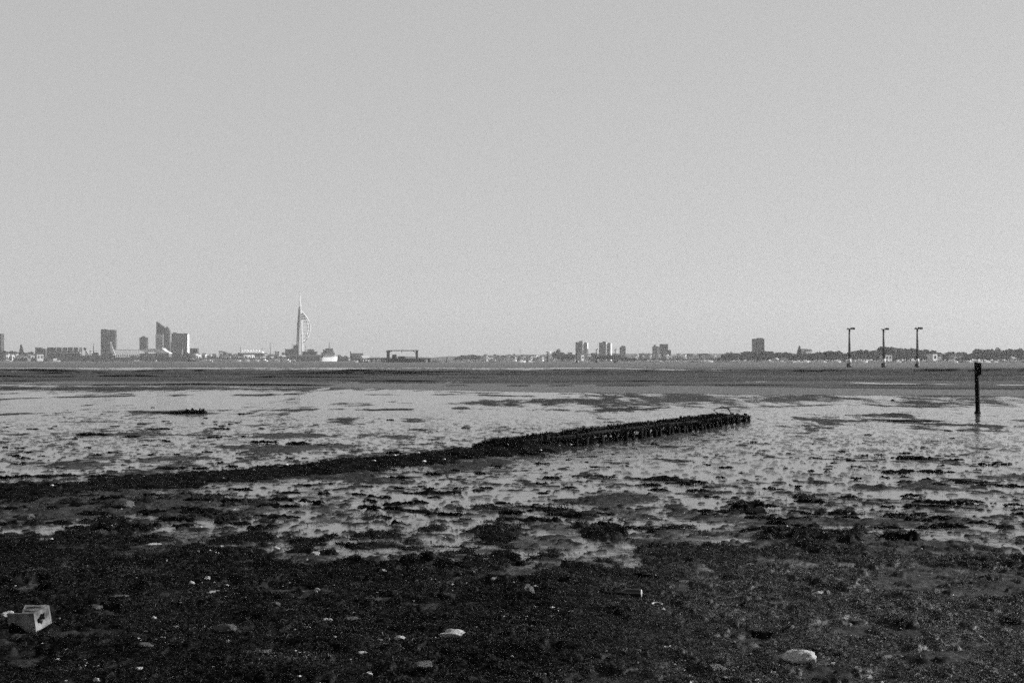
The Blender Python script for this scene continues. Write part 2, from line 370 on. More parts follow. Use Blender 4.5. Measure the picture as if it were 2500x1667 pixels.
def mud_bank(x0, x1, yfun, hfun, back, seed, step=.8):
    n = int((x1 - x0) / step); x = np.linspace(x0, x1, n)
    y = yfun(x); h = np.maximum(hfun(x), -.05)
    rag = .5 * fbm(x / 2.0, x * 0 + seed, seed, 4)
    prof = [(-.25, -.08), (0.0, .0), (.10, .55), (.05, .85), (.30, 1.0), (1.2, 1.02), (back * .4, .6), (back, -.2)]
    V = []
    for k, (dy, f) in enumerate(prof):
        yy = y + dy + rag * (1 if k in (1, 2, 3, 4) else .6 if k == 0 else 1) + (.15 * fbm(x / .7, x * 0 + k, seed + k, 2) if k < 5 else 0)
        V.append(np.stack([x, yy, h * f - (.06 if f <= 0 else 0)], -1))
    V = np.concatenate(V); z = len(V)
    o = mesh_np("mud_bank", V, quads(len(prof), n), M['mud'], attrs=dict(wet=np.full(z, -1.3), tone=np.full(z, .75)))
    tag(o, kind="structure")

def build_banks():
    mud_bank(-190, 190, lambda x: 297 + 24 * fbm(x / 45, x * 0, 4, 4) + .02 * x * 0, lambda x: .27 + .34 * fbm(x / 13, x * 0 + 3, 8, 4), 55, 3)
    mud_bank(-190, 60, lambda x: 252 + 10 * fbm(x / 30, x * 0, 14, 4), lambda x: .12 + .34 * fbm(x / 16, x * 0 + 3, 18, 3), 30, 13)
    mud_bank(10, 200, lambda x: 330 + 10 * fbm(x / 40, x * 0, 24, 4), lambda x: .12 + .25 * fbm(x / 20, x * 0 + 3, 28, 3), 40, 23)
    mud_bank(-100, 20, lambda x: 158 + 6 * fbm(x / 25, x * 0, 34, 4), lambda x: .03 + .20 * fbm(x / 14, x * 0 + 3, 38, 3), 20, 33)
    mud_bank(-40, 110, lambda x: 134 + 5 * fbm(x / 25, x * 0, 44, 4) - .03 * x, lambda x: .02 + .17 * fbm(x / 9, x * 0 + 3, 48, 4), 14, 43)
    mud_bank(-130, 130, lambda x: 205 + 12 * fbm(x / 28, x * 0, 64, 4), lambda x: .04 + .26 * fbm(x / 13, x * 0 + 3, 68, 4), 22, 63)
    mud_bank(10.0, 26.0, lambda x: 57.6 - .28 * (x - 10) + .8 * fbm(x / 3.2, x * 0, 54, 3), lambda x: .025 + .06 * fbm(x / 2.5, x * 0 + 3, 58, 4), 4.5, 53, .12)

# ------------------------------------------------------------------ seaweed
def blades(P, n_dir, length, width, tilt, rng):
    """quads lying about at points P (N,3): returns verts, faces"""
    N = len(P); a = rng.uniform(0, 2 * np.pi, N); t = rng.normal(0, tilt, N)
    d = np.stack([np.cos(a) * np.cos(t), np.sin(a) * np.cos(t), np.abs(np.sin(t))], -1)
    s = np.stack([-np.sin(a), np.cos(a), rng.normal(0, .6, N)], -1); s /= np.linalg.norm(s, axis=1)[:, None]
    L = length[:, None]; W = width[:, None]
    mid = P + d * L * .55 + np.array([0, 0, 1.]) * L * .16
    tip = P + d * L + np.array([0, 0, -.12]) * L
    V = np.stack([P - s * W * .4, P + s * W * .4, mid + s * W * .5, tip, mid - s * W * .5], 1)
    i = np.arange(N)[:, None] * 5
    Fq = np.concatenate([i + np.array([[0, 1, 2, 4]])]); Ft = i + np.array([[4, 2, 3, 3]])
    return V.reshape(-1, 3), i
def blade_faces(i):                   # three triangles per blade
    return np.concatenate([i + np.array([[0, 1, 2]]), i + np.array([[0, 2, 4]]), i + np.array([[4, 2, 3]])])

def build_carpet():
    rows = ROWS[(ROWS > 6) & (ROWS < 34)]
    X, Y = fan(rows)
    inner = np.abs(TCOL) < .6
    X = X[:, inner]; Y = Y[:, inner]
    c = weed_cover(X, Y); w, r = wetness(X, Y); z, _ = mud_z(X, Y, w, r)
    th = sstep(-.05, .45, c)
    lump = .5 + .5 * fbm(X / .38, Y / .38, 41, 3)
    big = fbm(X / 1.6, Y / 1.6, 43, 2)
    fine = fbm(X / .05, Y / .05, 47, 2)
    zz = z + th * (.014 + .046 * lump + .07 * np.clip(big, -.3, 1) + .007 * fine) - .02 * (1 - sstep(-.12, .02, c))
    tone = np.clip(.09 + .06 * fine + .08 * fbm(X / .5, Y / .5, 49, 3) + (.5 + .7 * fbm(X / .35, Y / .45, 149, 3)) * sstep(1300, 2000, 1250 + X / Y * F) * sstep(19, 14.5, Y), 0, 1)
    m = c > -.12
    fm = m[:-1, :-1] & m[1:, :-1] & m[:-1, 1:] & m[1:, 1:]
    V = np.stack([X, Y, zz], -1).reshape(-1, 3); q = quads(*X.shape, mask=fm)
    used = np.zeros(len(V), bool); used[q.ravel()] = True; remap = np.cumsum(used) - 1
    V1 = V[used]; q = remap[q]; t1 = tone.ravel()[used]
    # loose fronds over the mat, then longer strands among them
    N = 780000
    v = npr.uniform(1 / 30, 1 / 9.3, N); yb = 1 / v; xb = npr.uniform(-.47, .47, N) * (yb + 2.2)
    cb = weed_cover(xb, yb); keep = cb > np.where(npr.random(N) < .2, npr.uniform(-.4, .1, N), npr.uniform(.0, .35, N))
    xb, yb, cb = xb[keep], yb[keep], cb[keep]; N = len(xb)
    wb, rb = wetness(xb, yb); zb, _ = mud_z(xb, yb, wb, rb)
    th = sstep(-.05, .45, cb); lump = .5 + .5 * fbm(xb / .38, yb / .38, 41, 3); big = fbm(xb / 1.6, yb / 1.6, 43, 2)
    zb = zb + th * (.014 + .046 * lump + .07 * np.clip(big, -.3, 1)) + .002
    k = np.clip(yb / 14, .8, 1.8)
    Vb, i = blades(np.stack([xb, yb, zb], -1), None, npr.uniform(.016, .050, N) * k, npr.uniform(.004, .009, N) * k, .30, npr)
    patch = .5 + .5 * fbm(xb / .7, yb / .9, 83, 3); patch = 2.6 * np.clip(patch, 0, 1.2) ** 2 * np.clip(.55 + .9 * fbm(xb / 1.9, yb / 2.4, 85, 3), .05, 1.6)
    tb = np.clip(npr.gamma(.5, .34, N) * (.35 + patch) + (.10 + .75 * npr.random(N)) * sstep(1250, 2000, 1250 + xb / yb * F) * sstep(20, 14.5, yb), 0, 1.6)
    js = npr.choice(N, 12000, replace=False)
    Vs, i2 = blades(np.stack([xb, yb, zb + .004], -1)[js], None, npr.uniform(.05, .13, 12000), npr.uniform(.003, .007, 12000), .08, npr)
    ts = np.clip(npr.gamma(.8, .22, 12000), 0, 1.6)
    Vb = np.concatenate([Vb, Vs]); i = np.concatenate([i, i2 + N * 5]); tb = np.concatenate([tb, ts])
    Ft = blade_faces(i) + len(V1)
    tri = np.concatenate([q[:, [0, 1, 2]], q[:, [0, 2, 3]], Ft])
    o = mesh_np("seaweed", np.concatenate([V1, Vb]), tri, M['weed'], attrs=dict(tone=np.concatenate([t1, np.repeat(tb, 5)])))
    tag(o, "dark mat of seaweed covering the near shore", "seaweed", kind="stuff")

def surf_z(x, y):                    # top of mud or weed mat at one point
    xa, ya = np.array([float(x)]), np.array([float(y)])
    c = weed_cover(xa, ya); z, _ = mud_z(xa, ya)
    th = sstep(-.05, .45, c)
    return float((z + th * (.014 + .046 * (.5 + .5 * fbm(xa / .38, ya / .38, 41, 3)) + .07 * np.clip(fbm(xa / 1.6, ya / 1.6, 43, 2), -.3, 1)))[0])

def gps(px, py):                      # like gp(), for the real surface height
    x, y = gp(px, py)
    for _ in range(3):
        D = (CAM_H - surf_z(x, y)) * F / (py - H0); x, y = (px - 1250.0) * D / F, D
    return x, y
def clump_mesh(seed):                 # a ragged flattened mat of several merged lobes with holes and loose fronds
    rng = np.random.default_rng(seed); nx, ny = 56, 40
    X, Y = np.meshgrid(np.linspace(-1.5, 1.5, nx), np.linspace(-1.2, 1.2, ny), indexing='ij')
    f = np.full(X.shape, -9.)
    for k in range(rng.integers(2, 6)):
        cx, cy = rng.uniform(-.7, .7), rng.uniform(-.55, .55); r = rng.uniform(.28, .62) * (1.25 if k == 0 else 1)
        f = np.maximum(f, 1 - ((X - cx) / (r * rng.uniform(1, 1.5))) ** 2 - ((Y - cy) / r) ** 2)
    f = np.clip(f, -1.5, 1) + .5 * fbm(X * 1.7 + seed * 3, Y * 2.2, seed, 4) + .25 * fbm(X * 7 + seed, Y * 8, seed + 2, 2)
    Z = .30 * sstep(-.05, .9, f) * (.55 + .6 * fbm(X * 2.6 + seed, Y * 2.6, seed + 3, 3)) + .05 * sstep(-.05, .1, f) - .05 * sstep(.02, -.2, f)
    V = np.stack([X, Y, Z], -1).reshape(-1, 3); m = f > -.12
    fm = m[:-1, :-1] & m[1:, :-1] & m[:-1, 1:] & m[1:, 1:]
    q = quads(nx, ny, mask=fm)[:, ::-1]
    used = np.zeros(len(V), bool); used[q.ravel()] = True; remap = np.cumsum(used) - 1; Vi = V[used]; q = remap[q]
    tri = np.concatenate([q[:, [0, 1, 2]], q[:, [0, 2, 3]]])
    N = 420; k = rng.integers(0, len(Vi), N)
    Vb, bi = blades(Vi[k], None, rng.uniform(.06, .2, N), rng.uniform(.015, .035, N), .3, rng)
    tone = np.concatenate([np.clip(.03 + .06 * rng.random(len(Vi)), 0, 1), np.repeat(np.clip(rng.gamma(.9, .07, N), 0, 1), 5)])
    o = mesh_np("seaweed_clump", np.concatenate([Vi, Vb]), np.concatenate([tri, blade_faces(bi) + len(Vi)]), M['weed'], attrs=dict(tone=tone))
    me = o.data; bpy.data.objects.remove(o); return me
Z1 = [(45,350,40),(220,362,65),(345,358,40),(385,343,35),(785,343,50),(975,328,55),(1150,308,40),(1165,326,40),(1410,322,35),(1425,287,35),(1485,313,35),(1600,328,35),(1650,318,40),(1665,260,50),(1740,252,40),(1550,340,50),(1490,420,60),(1690,412,60),(1095,362,110),(1150,447,65),(1000,472,45),(1485,466,55),(1435,520,65),(1655,530,40),(140,493,55),(195,523,50),(90,548,70),(165,566,75),(270,548,50),(100,604,100),(590,518,45),(690,542,55),(770,525,80),(1235,537,45),(1040,540,50),(440,640,70),(790,588,35),(1530,597,60),(1605,622,65),(1395,634,85),(1185,637,130),(1810,628,60),(1930,577,35),(2010,570,60),(2105,562,40),(2245,585,60),(1960,322,40),(1805,358,50),(650,405,130),(560,402,60),(900,415,110),(1500,360,100),(1720,455,60),(1850,462,120),(2050,468,130),(2225,480,70),(1100,390,30),(1070,390,30),(915,632,35),(50,488,50),(120,520,50),(1090,248,45),(20,352,25),(450,278,30),(580,303,30),(1050,213,30),(345,226,18),(65,221,14),(125,190,22),(735,165,20),(1540,150,18),(1720,197,18),(2240,242,26),(1480,420,70),
      (40,705,150),(240,690,140),(400,690,180),(720,690,170),(140,912,130),(345,922,120),(500,905,130),(680,955,150),(750,860,100),(660,840,110),(1020,820,120),(1330,822,150),(1640,865,150),(1460,825,110),(1390,860,120),(1650,780,100),(1940,802,140),(2200,880,170),(1930,859,140),(1890,905,130),(2010,900,100),(2110,755,90),(2260,743,90),(2230,812,90),(1800,962,80),(1980,974,180),(60,1020,150),(370,1012,160),(530,1045,110),(1000,1027,150),(790,990,100),(1100,945,190),(1300,930,220),(1450,945,170),(1250,995,170),(1620,1018,180),(1800,1055,200),(1280,1042,120),(160,970,140)]
Z2 = [(365,532,100),(650,678,100),(800,652,50),(965,670,80),(1075,629,80),(1405,602,75),(1580,574,60),(1480,702,80),(1640,692,130),(1380,742,90),(1580,767,90),(1870,702,100),(2150,467,60),(2220,784,100),(1760,634,50),(1860,624,30),(1975,617,45),(1895,537,30),(1800,687,60),(2190,712,200),(2150,750,130),(1415,805,80),(800,864,45),(1125,875,85),(1935,905,60),(2060,914,40),(1120,938,120),(1230,950,110),(1355,929,80),(1465,957,120),(1580,955,120),(1700,968,170),(1830,950,110),(1250,992,160),(1400,992,180),(400,714,110),(440,737,40),(415,772,75),(530,762,90),(475,804,80),(620,785,90),(700,805,170),(640,835,90),(830,780,70),(940,790,90),(1010,772,80),(140,815,100),(315,840,160),(210,864,80),(430,882,140),(560,870,110),(220,922,130),(380,915,120),(510,930,140),(620,940,80),(750,955,160),(185,759,80),(1870,1025,130),(2000,1045,140),(2190,1062,80),(1150,570,0),(2060,705,60),(2300,740,90)]
Z3 = [(1280,399,40),(2000,399,26),(2265,405,25),(500,452,55),(1110,512,60),(950,556,45),(1170,572,60),(1380,539,80),(1515,524,80),(1600,560,160),(1875,529,40),(1875,577,70),(2075,602,130),(2240,599,80),(310,620,80),(410,657,35),(280,687,70),(890,642,40),(1010,642,50),(1200,622,70),(1500,652,160),(1650,652,150),(1840,650,60),(1420,690,80),(1195,702,60),(790,712,35),(1525,694,60),(1900,715,120),(2020,725,130),(2200,745,130),(2310,752,90),(1690,702,90),(2100,740,120),(1550,720,90),(1750,735,100),(60,732,140),(205,752,80),(90,782,90),(180,782,80),(580,765,80),(665,768,65),(230,821,95),(815,760,40),(900,854,140),(1155,832,90),(1415,887,90),(1580,827,120),(1650,859,150),(1820,862,130),(1980,872,130),(1620,898,120),(1760,895,120),(1880,892,100),(2060,910,70),(2240,890,110),(2130,864,50),(555,897,110),(350,874,80),(95,915,90),(270,922,180),(170,948,120),(460,936,110),(620,972,110),(730,975,130),(830,925,100),(890,935,110),(1110,912,80),(1060,938,110),(1090,964,140),(485,970,90),(870,980,100),(1490,955,130),(1600,950,120),(1680,985,170),(1780,975,120),(1870,972,80),(925,1027,80),(650,1014,120),(790,1027,90),(1395,1032,140),(480,1050,160),(650,1050,150),(2050,1000,100),(2140,1010,120),(2310,938,90),(1720,1030,150),(1880,1025,180),(2220,1048,130),(2310,910,80)]

def build_clumps():
    meshes = [clump_mesh(s) for s in range(16)]
    pts = [(x / 2.834, 920 + y / 2.834, w / 2.834) for x, y, w in Z1] + [(830 + x / 2.834, 920 + y / 2.834, w / 2.834) for x, y, w in Z2] + [(1660 + x / 2.8, 920 + y / 2.8, w / 2.8) for x, y, w in Z3]
    pts = [p for p in pts if p[2] > 2]
    r2 = random.Random(5)
    zones = [(0, 900, 960, 1005, 34, 4, 9), (900, 2500, 968, 1005, 26, 4, 9), (0, 1300, 1008, 1110, 30, 6, 16), (1400, 2500, 1045, 1160, 34, 6, 18)]
    for (a, b, c, d, n, w0, w1) in zones:
        for _ in range(n): pts.append((r2.uniform(a, b), c + (d - c) * r2.random(), r2.uniform(w0, w1)))
    if len(pts) > 295: pts = sorted(pts, key=lambda p: -p[2])[:295]
    for px, py, w in pts:
        x, y = gp(px, py)
        s, t = (np.array((x, y)) - GA) @ GN, (np.array((x, y)) - GA) @ GU
        s -= float(bow(t))
        if abs(s) < 1.2 and -4 < t < GL + 1: continue
        r = w / 2 * y / F * (1.45 if w > 34 else 1.2)
        ob = bpy.data.objects.new("seaweed_clump", r2.choice(meshes)); COL.objects.link(ob)
        ob.location = (x, y, float(mud_z(np.array([x]), np.array([y]))[0][0]) - .004); ob.rotation_euler = (0, 0, r2.uniform(0, 6.28))
        hz = r * min(1.3, .62 * (.30 / r) ** .5) * r2.uniform(.7, 1.2)
        dz = r * r2.uniform(.6, 1.0)
        ob.rotation_euler = (0, 0, r2.uniform(-.5, .5) + (math.pi if r2.random() < .5 else 0))
        ob.scale = (r, dz, hz)
        big = w > 42
        if s < 0:
            zone = 'left flat beyond the breakwater' if px < 1300 else 'flat behind the breakwater end'
        elif py > 1215: zone = 'fringe of the near weed mat'
        elif px < 1250: zone = 'mud below the weedy bank'
        else: zone = 'bright mud right of the breakwater'
        tag(ob, ("wide" if big else "small") + " dark clump of seaweed lying on the " + zone, "seaweed", ("wide" if big else "small") + " seaweed clumps on the " + zone)

# ------------------------------------------------------------------ the weedy bank and the ruined breakwater
T_POST = float((np.array(gp(1270, 1098)) - GA) @ GU)      # where the bank ends and posts begin to show
def gpos(t, s): p = GA + GU * t + GN * (s + float(bow(t))); return float(p[0]), float(p[1])
def build_bank_and_groyne():
    # bank of rubble buried in weed
    t = np.arange(-9, T_POST + 5.5, .045); s = np.linspace(-2.0, 2.3, 74)
    T, S = np.meshgrid(t, s, indexing='ij')
    hw = np.interp(T, [-9, 0, 8, 14, T_POST, T_POST + 5.5], [1.25, 1.3, 1.3, 1.2, .9, .3]) * (1 + .60 * fbm(T / .9, T * 0 + np.sign(S), 5, 4))
    prof = np.clip(1 - (np.abs(S) / hw) ** 2, -.3, 1)
    hh = np.interp(T, [-9, 0, 6, 14, T_POST, T_POST + 5.5], [.04, .05, .07, .13, .22, .06])
    n = fbm(T / .42, S / .42, 71, 4)
    Z = hh * np.sign(prof) * np.abs(prof) ** .7 * (.8 + .8 * n) + .03 * fbm(T / .12, S / .12, 73, 2) * (prof > 0)
    Z = np.where(prof < 0, -.06, Z)
    XY = GA[None, None] + T[..., None] * GU + (S + bow(T))[..., None] * GN
    V = np.concatenate([XY, Z[..., None]], -1).reshape(-1, 3)
    q = quads(*T.shape); tri = np.concatenate([q[:, [0, 1, 2]], q[:, [0, 2, 3]]])
    ok = np.where(prof.ravel() > .02)[0]; N = 12000; k = npr.choice(ok, N)
    Vb, bi = blades(V[k], None, npr.uniform(.04, .11, N), npr.uniform(.010, .022, N), .3, npr)
    tone = np.concatenate([np.clip(.05 + .05 * n.ravel(), 0, 1), np.repeat(np.clip(npr.gamma(.9, .09, N), 0, 1.3), 5)])
    root = thing("rubble_bank", "long low bank of rubble buried in black weed running in from the left", "bank", (0, 0, 0))
    mesh_np("weed_cover", np.concatenate([V, Vb]), np.concatenate([tri, blade_faces(bi) + len(V)]), M['weed'], root, attrs=dict(tone=tone))
    r3 = random.Random(3); mb = MB()
    for _ in range(34):                                    # pale shell specks caught in it
        tt = r3.uniform(-6, T_POST + 2); ss = r3.uniform(-.9, 1.1); x, y = gpos(tt, ss)
        h = float(np.interp(tt, [-9, 0, 6, 14, T_POST, T_POST + 5.5], [.04, .05, .07, .13, .22, .06])) * max(0, 1 - (ss / 1.2) ** 2) ** .7
        a = r3.uniform(.02, .05); z0 = h * r3.uniform(1.0, 1.25)
        bmesh.ops.create_icosphere(mb.bm, subdivisions=1, radius=1, matrix=Matrix.Translation((x, y, z0)) @ Matrix.Rotation(r3.uniform(0, 6), 4, 'Z') @ Matrix.Diagonal((a * 1.6, a, a * .5, 1)))
    tag(mb.build("shell_specks", M['shell'], root, smooth=True), kind="stuff")
    # breakwater: two rows of posts, rails, weed over the top
    root = thing("ruined_breakwater", "ruined timber breakwater of short black posts draped with weed", "breakwater", (0, 0, 0))
    tt = T_POST - .5; k = 0
    while tt < GL - .1:
        for sgn in (1, -1):
            if r3.random() < (.14 if tt < GL - 4 else .4) and k > 4: continue
            x, y = gpos(tt + r3.uniform(-.06, .06), sgn * .42 + r3.uniform(-.05, .05))
            H = float(np.interp(tt, [T_POST, T_POST + 6, GL - 3, GL], [.34, .40, .36, .22])) * r3.uniform(.5, 1.22)
            R = r3.uniform(.045, .085); lx, ly = r3.uniform(-.07, .07), r3.uniform(-.05, .05)
            m = MB(); m.tube([(x, y, -.15), (x + lx * .4, y + ly * .4, H * .4), (x + lx, y + ly, H)], [R * 1.15, R * r3.uniform(.85, 1.05), R * .9], 8)
            m.build("post", M['timber'], root, smooth=True)
        tt += r3.uniform(.30, .66); k += 1
    for sgn in (1, -1):
        n = 26; P = []
        for i in range(n + 1):
            t_ = T_POST - .8 + (GL - T_POST + .1) * i / n; x, y = gpos(t_, sgn * .43 + r3.uniform(-.03, .03))
            H = float(np.interp(t_, [T_POST, T_POST + 6, GL - 3, GL], [.28, .34, .30, .16])) + r3.uniform(-.015, .015); P.append((x, y, H))
        m = MB(); m.tube(P, [r3.uniform(.04, .06) for _ in P], 7); m.build("rail", M['timber'], root, smooth=True)
    # cross ties
    for i in range(9):
        t_ = T_POST + .6 + i * (GL - T_POST - 1) / 9; a = gpos(t_, .43); b = gpos(t_ + .1, -.43)
        m = MB(); m.tube([(a[0], a[1], .27), (b[0], b[1], .29)], .045, 6); m.build("cross_tie", M['timber'], root, smooth=True)
    # low rubble between the rows and weed on both rails
    for name, s0, z0, hw_, hh_, nb in (("weed_fringe", -.43, .28, .22, .10, 14000), ("weed_fringe", .43, .28, .11, .065, 7000), ("weed_fill", -.1, -.02, .40, .12, 4000)):
        t = np.arange(T_POST - 1.5, GL + (.35 if s0 < 0 else -.6), .04); a = np.linspace(0, 2 * np.pi, 15)[:-1]
        T, A = np.meshgrid(t, a, indexing='ij')
        sc_ = np.interp(T, [T_POST - 1.5, T_POST, GL - 1, GL + .4], [1.0, 1, .9, .4]) * (.75 + .5 * fbm(T / .35, np.cos(A) + 3, 7 + int(s0 * 100), 3))
        zt = z0 * np.interp(T, [T_POST - 1.5, T_POST, T_POST + 6, GL - 3, GL + .4], [.6, .8, 1.05, .95, .35])
        S = s0 + hw_ * np.cos(A) * sc_; Z = zt + hh_ * np.sin(A) * sc_ * np.where(np.sin(A) < 0, .8, 1)
        XY = GA + T[..., None] * GU + (S + bow(T))[..., None] * GN
        V = np.concatenate([XY, Z[..., None]], -1).reshape(-1, 3)
        nt, na = T.shape; i = np.arange(nt * na).reshape(nt, na); j = np.roll(i, -1, 1)
        q = np.stack([i[:-1], i[1:], j[1:], j[:-1]], -1).reshape(-1, 4)
        k = npr.integers(0, len(V), nb)
        Vb, bi = blades(V[k], None, npr.uniform(.06, .15, nb), npr.uniform(.015, .028, nb), .6, npr)
        hang = Vb.reshape(-1, 5, 3); hang[:, 3, 2] -= npr.uniform(0, .10, nb); hang[:, (2, 4), 2] -= npr.uniform(0, .04, nb)[:, None]
        tone = np.concatenate([np.full(len(V), .04), np.repeat(np.clip(npr.gamma(.9, .08, nb), 0, 1), 5)])
        mesh_np(name, np.concatenate([V, hang.reshape(-1, 3)]), np.concatenate([q[:, [0, 1, 2]], q[:, [0, 2, 3]], blade_faces(bi) + len(V)]), M['weed'], root, attrs=dict(tone=tone))
    # bent branch near its seaward end
    x, y = gpos(GL - 2.2, -.43); m = MB()
    m.tube([(x, y, .3), (x - .25, y, .46), (x + .1, y + .1, .62), (x + .35, y, .50), (x + .45, y, .3)], [.03, .025, .02, .022, .025], 6)
    tag(m.build("bent_branch", M['timber'], None, smooth=True), "thin bent branch arching over the seaward end of the breakwater", "branch")

    # stump row on the left flat
    x, y = gp(478, 1010)
    root = thing("stump_row", "short row of rotten timber stumps alone on the left mudflat", "stumps", (x, y, 0))
    for i in range(11):
        m = MB(); sx = (i - 5) * .09 + r3.uniform(-.02, .02); H = r3.uniform(.13, .26); R = r3.uniform(.035, .06)
        m.tube([(sx, r3.uniform(-.1, .1), -.1), (sx + r3.uniform(-.02, .02), 0, H * .6), (sx + r3.uniform(-.03, .03), r3.uniform(-.05, .05), H)], [R * 1.2, R, R * .7], 7)
        m.build("stump", M['timber'], root, smooth=True)
    m = MB(); m.tube([(-1.5, .05, .0), (-.9, .0, .04), (-.2, 0, .06), (.5, .05, .05)], [.05, .07, .1, .06], 7); m.build("sunken_sill", M['timber'], root, smooth=True)

def build_marker_post():
    D = CAM_H * F / (1009 - H0); x = wx(2386, D)
    root = thing("marker_post", "tall tarred post with a board fixed at its top standing on the right", "post", (x, D, 0))
    m = MB(); H = wz(884.5, D); m.tube([(.02, 0, -.3), (.02, 0, .10), (-.01, 0, H * .5), (-.05, 0, H - .03), (-.05, 0, H)], [.105, .10, .098, .092, .08], 14); m.build("pole", M['post'], root, smooth=True)
    m = MB(); m.tube([(.01, 0, -.1), (.01, 0, .05), (.02, 0, .13)], [.15, .14, .10], 12); m.build("weed_collar", M['timber'], root, smooth=True)
    m = MB(); m.box(-.10, .145, -.135, -.085, H - .58, H - .02); m.build("board", M['post'], root, bevel=.008)
    m = MB(); m.box(-.04, .12, -.085, .10, H - .56, H - .03); m.build("bracket", M['dark_steel'], root, bevel=.006)

# ------------------------------------------------------------------ things lying on the near shore
def plate(outer, holes, th, mtx):
    bm = bmesh.new(); E = []
    for loop in [outer] + holes:
        vs = [bm.verts.new((p[0], 0, p[1])) for p in loop]
        E += [bm.edges.new((vs[i], vs[(i + 1) % len(vs)])) for i in range(len(vs))]
    r = bmesh.ops.triangle_fill(bm, edges=E, use_beauty=True)
    fs = [f for f in r['geom'] if isinstance(f, bmesh.types.BMFace)]
    r = bmesh.ops.extrude_face_region(bm, geom=fs)
    bmesh.ops.translate(bm, verts=[v for v in r['geom'] if isinstance(v, bmesh.types.BMVert)], vec=(0, th, 0))
    bmesh.ops.subdivide_edges(bm, edges=[e for e in bm.edges if e.calc_length() > .05], cuts=2, use_grid_fill=False)
    bmesh.ops.triangulate(bm, faces=bm.faces)
    bmesh.ops.transform(bm, matrix=mtx, verts=bm.verts)
    C_ = np.array([v.co for v in bm.verts]); n1 = fbm(C_[:, 0] * 30 + C_[:, 2] * 9, C_[:, 1] * 30 + C_[:, 2] * 30, 3, 3)
    for v, k in zip(bm.verts, n1): v.co = v.co + Vector((.6, .4, .7)) * float(k) * .0045
    return bm
def build_block():
    x, y = gps(76, 1522)
    L, W, H, t = .27, .235, .165, .022
    root = thing("hollow_block", "broken hollow concrete block with a jagged hole in its pale end", "block", (x - .02, y + .05, surf_z(x, y) - .015), math.radians(33))
    root.rotation_euler = (math.radians(9), math.radians(-3), math.radians(-16)); root.location.z += .022
    def add(name, bm):
        m = MB(); m.bm.free(); m.bm = bm
        bmesh.ops.recalc_face_normals(bm, faces=bm.faces); return m.build(name, M['block'], root)
    hx, hy = L / 2, W / 2
    dot = [(-hx + .25 + .008 * math.cos(a), .045 + .008 * math.sin(a)) for a in np.linspace(0, 2 * math.pi, 9)[:-1]]
    add("side_wall", plate([(-hx, 0), (hx, 0), (hx, H), (-hx, H)], [dot], t, Matrix.Translation((0, -hy, 0))))
    add("side_wall", plate([(-hx, 0), (hx, 0), (hx, H), (-hx + .12, H), (-hx + .05, H * .8), (-hx, H * .7)], [], t, Matrix.Translation((0, hy - t, 0))))
    star = [(-.1 + .2 * u, H * v) for u, v in ((.10, .60), (.26, .66), (.40, .80), (.52, .74), (.70, .77), (.64, .58), (.68, .42), (.48, .40), (.40, .22), (.30, .34), (.16, .36))]
    e = hy - t - .001
    add("end_wall", plate([(-e, 0), (e, 0), (e, H), (-e, H)], [star], t, Matrix.Translation((hx - .002, 0, 0)) @ Matrix.Rotation(math.pi / 2, 4, 'Z')))
    add("end_wall", plate([(-e, 0), (e, 0), (e, H * .6), (0, H * .75), (-e, H)], [], t, Matrix.Translation((-hx + t + .002, 0, 0)) @ Matrix.Rotation(math.pi / 2, 4, 'Z')))
    def oval(cx, cy, a, b): return [(cx + a * math.cos(q) * (1 + .1 * math.sin(3 * q)), cy + b * math.sin(q)) for q in np.linspace(0, 2 * math.pi, 15)[:-1]]
    add("top_plate", plate([(-hx + .02, -hy), (hx, -hy), (hx, hy), (-hx + .15, hy), (-hx + .10, .03)], [oval(.02, -.045, .085, .026), oval(.05, .055, .06, .020)], t * .8, Matrix.Translation((0, 0, H + .001)) @ Matrix.Rotation(math.pi / 2, 4, 'X') @ Matrix.Diagonal((1, -1, 1, 1))))

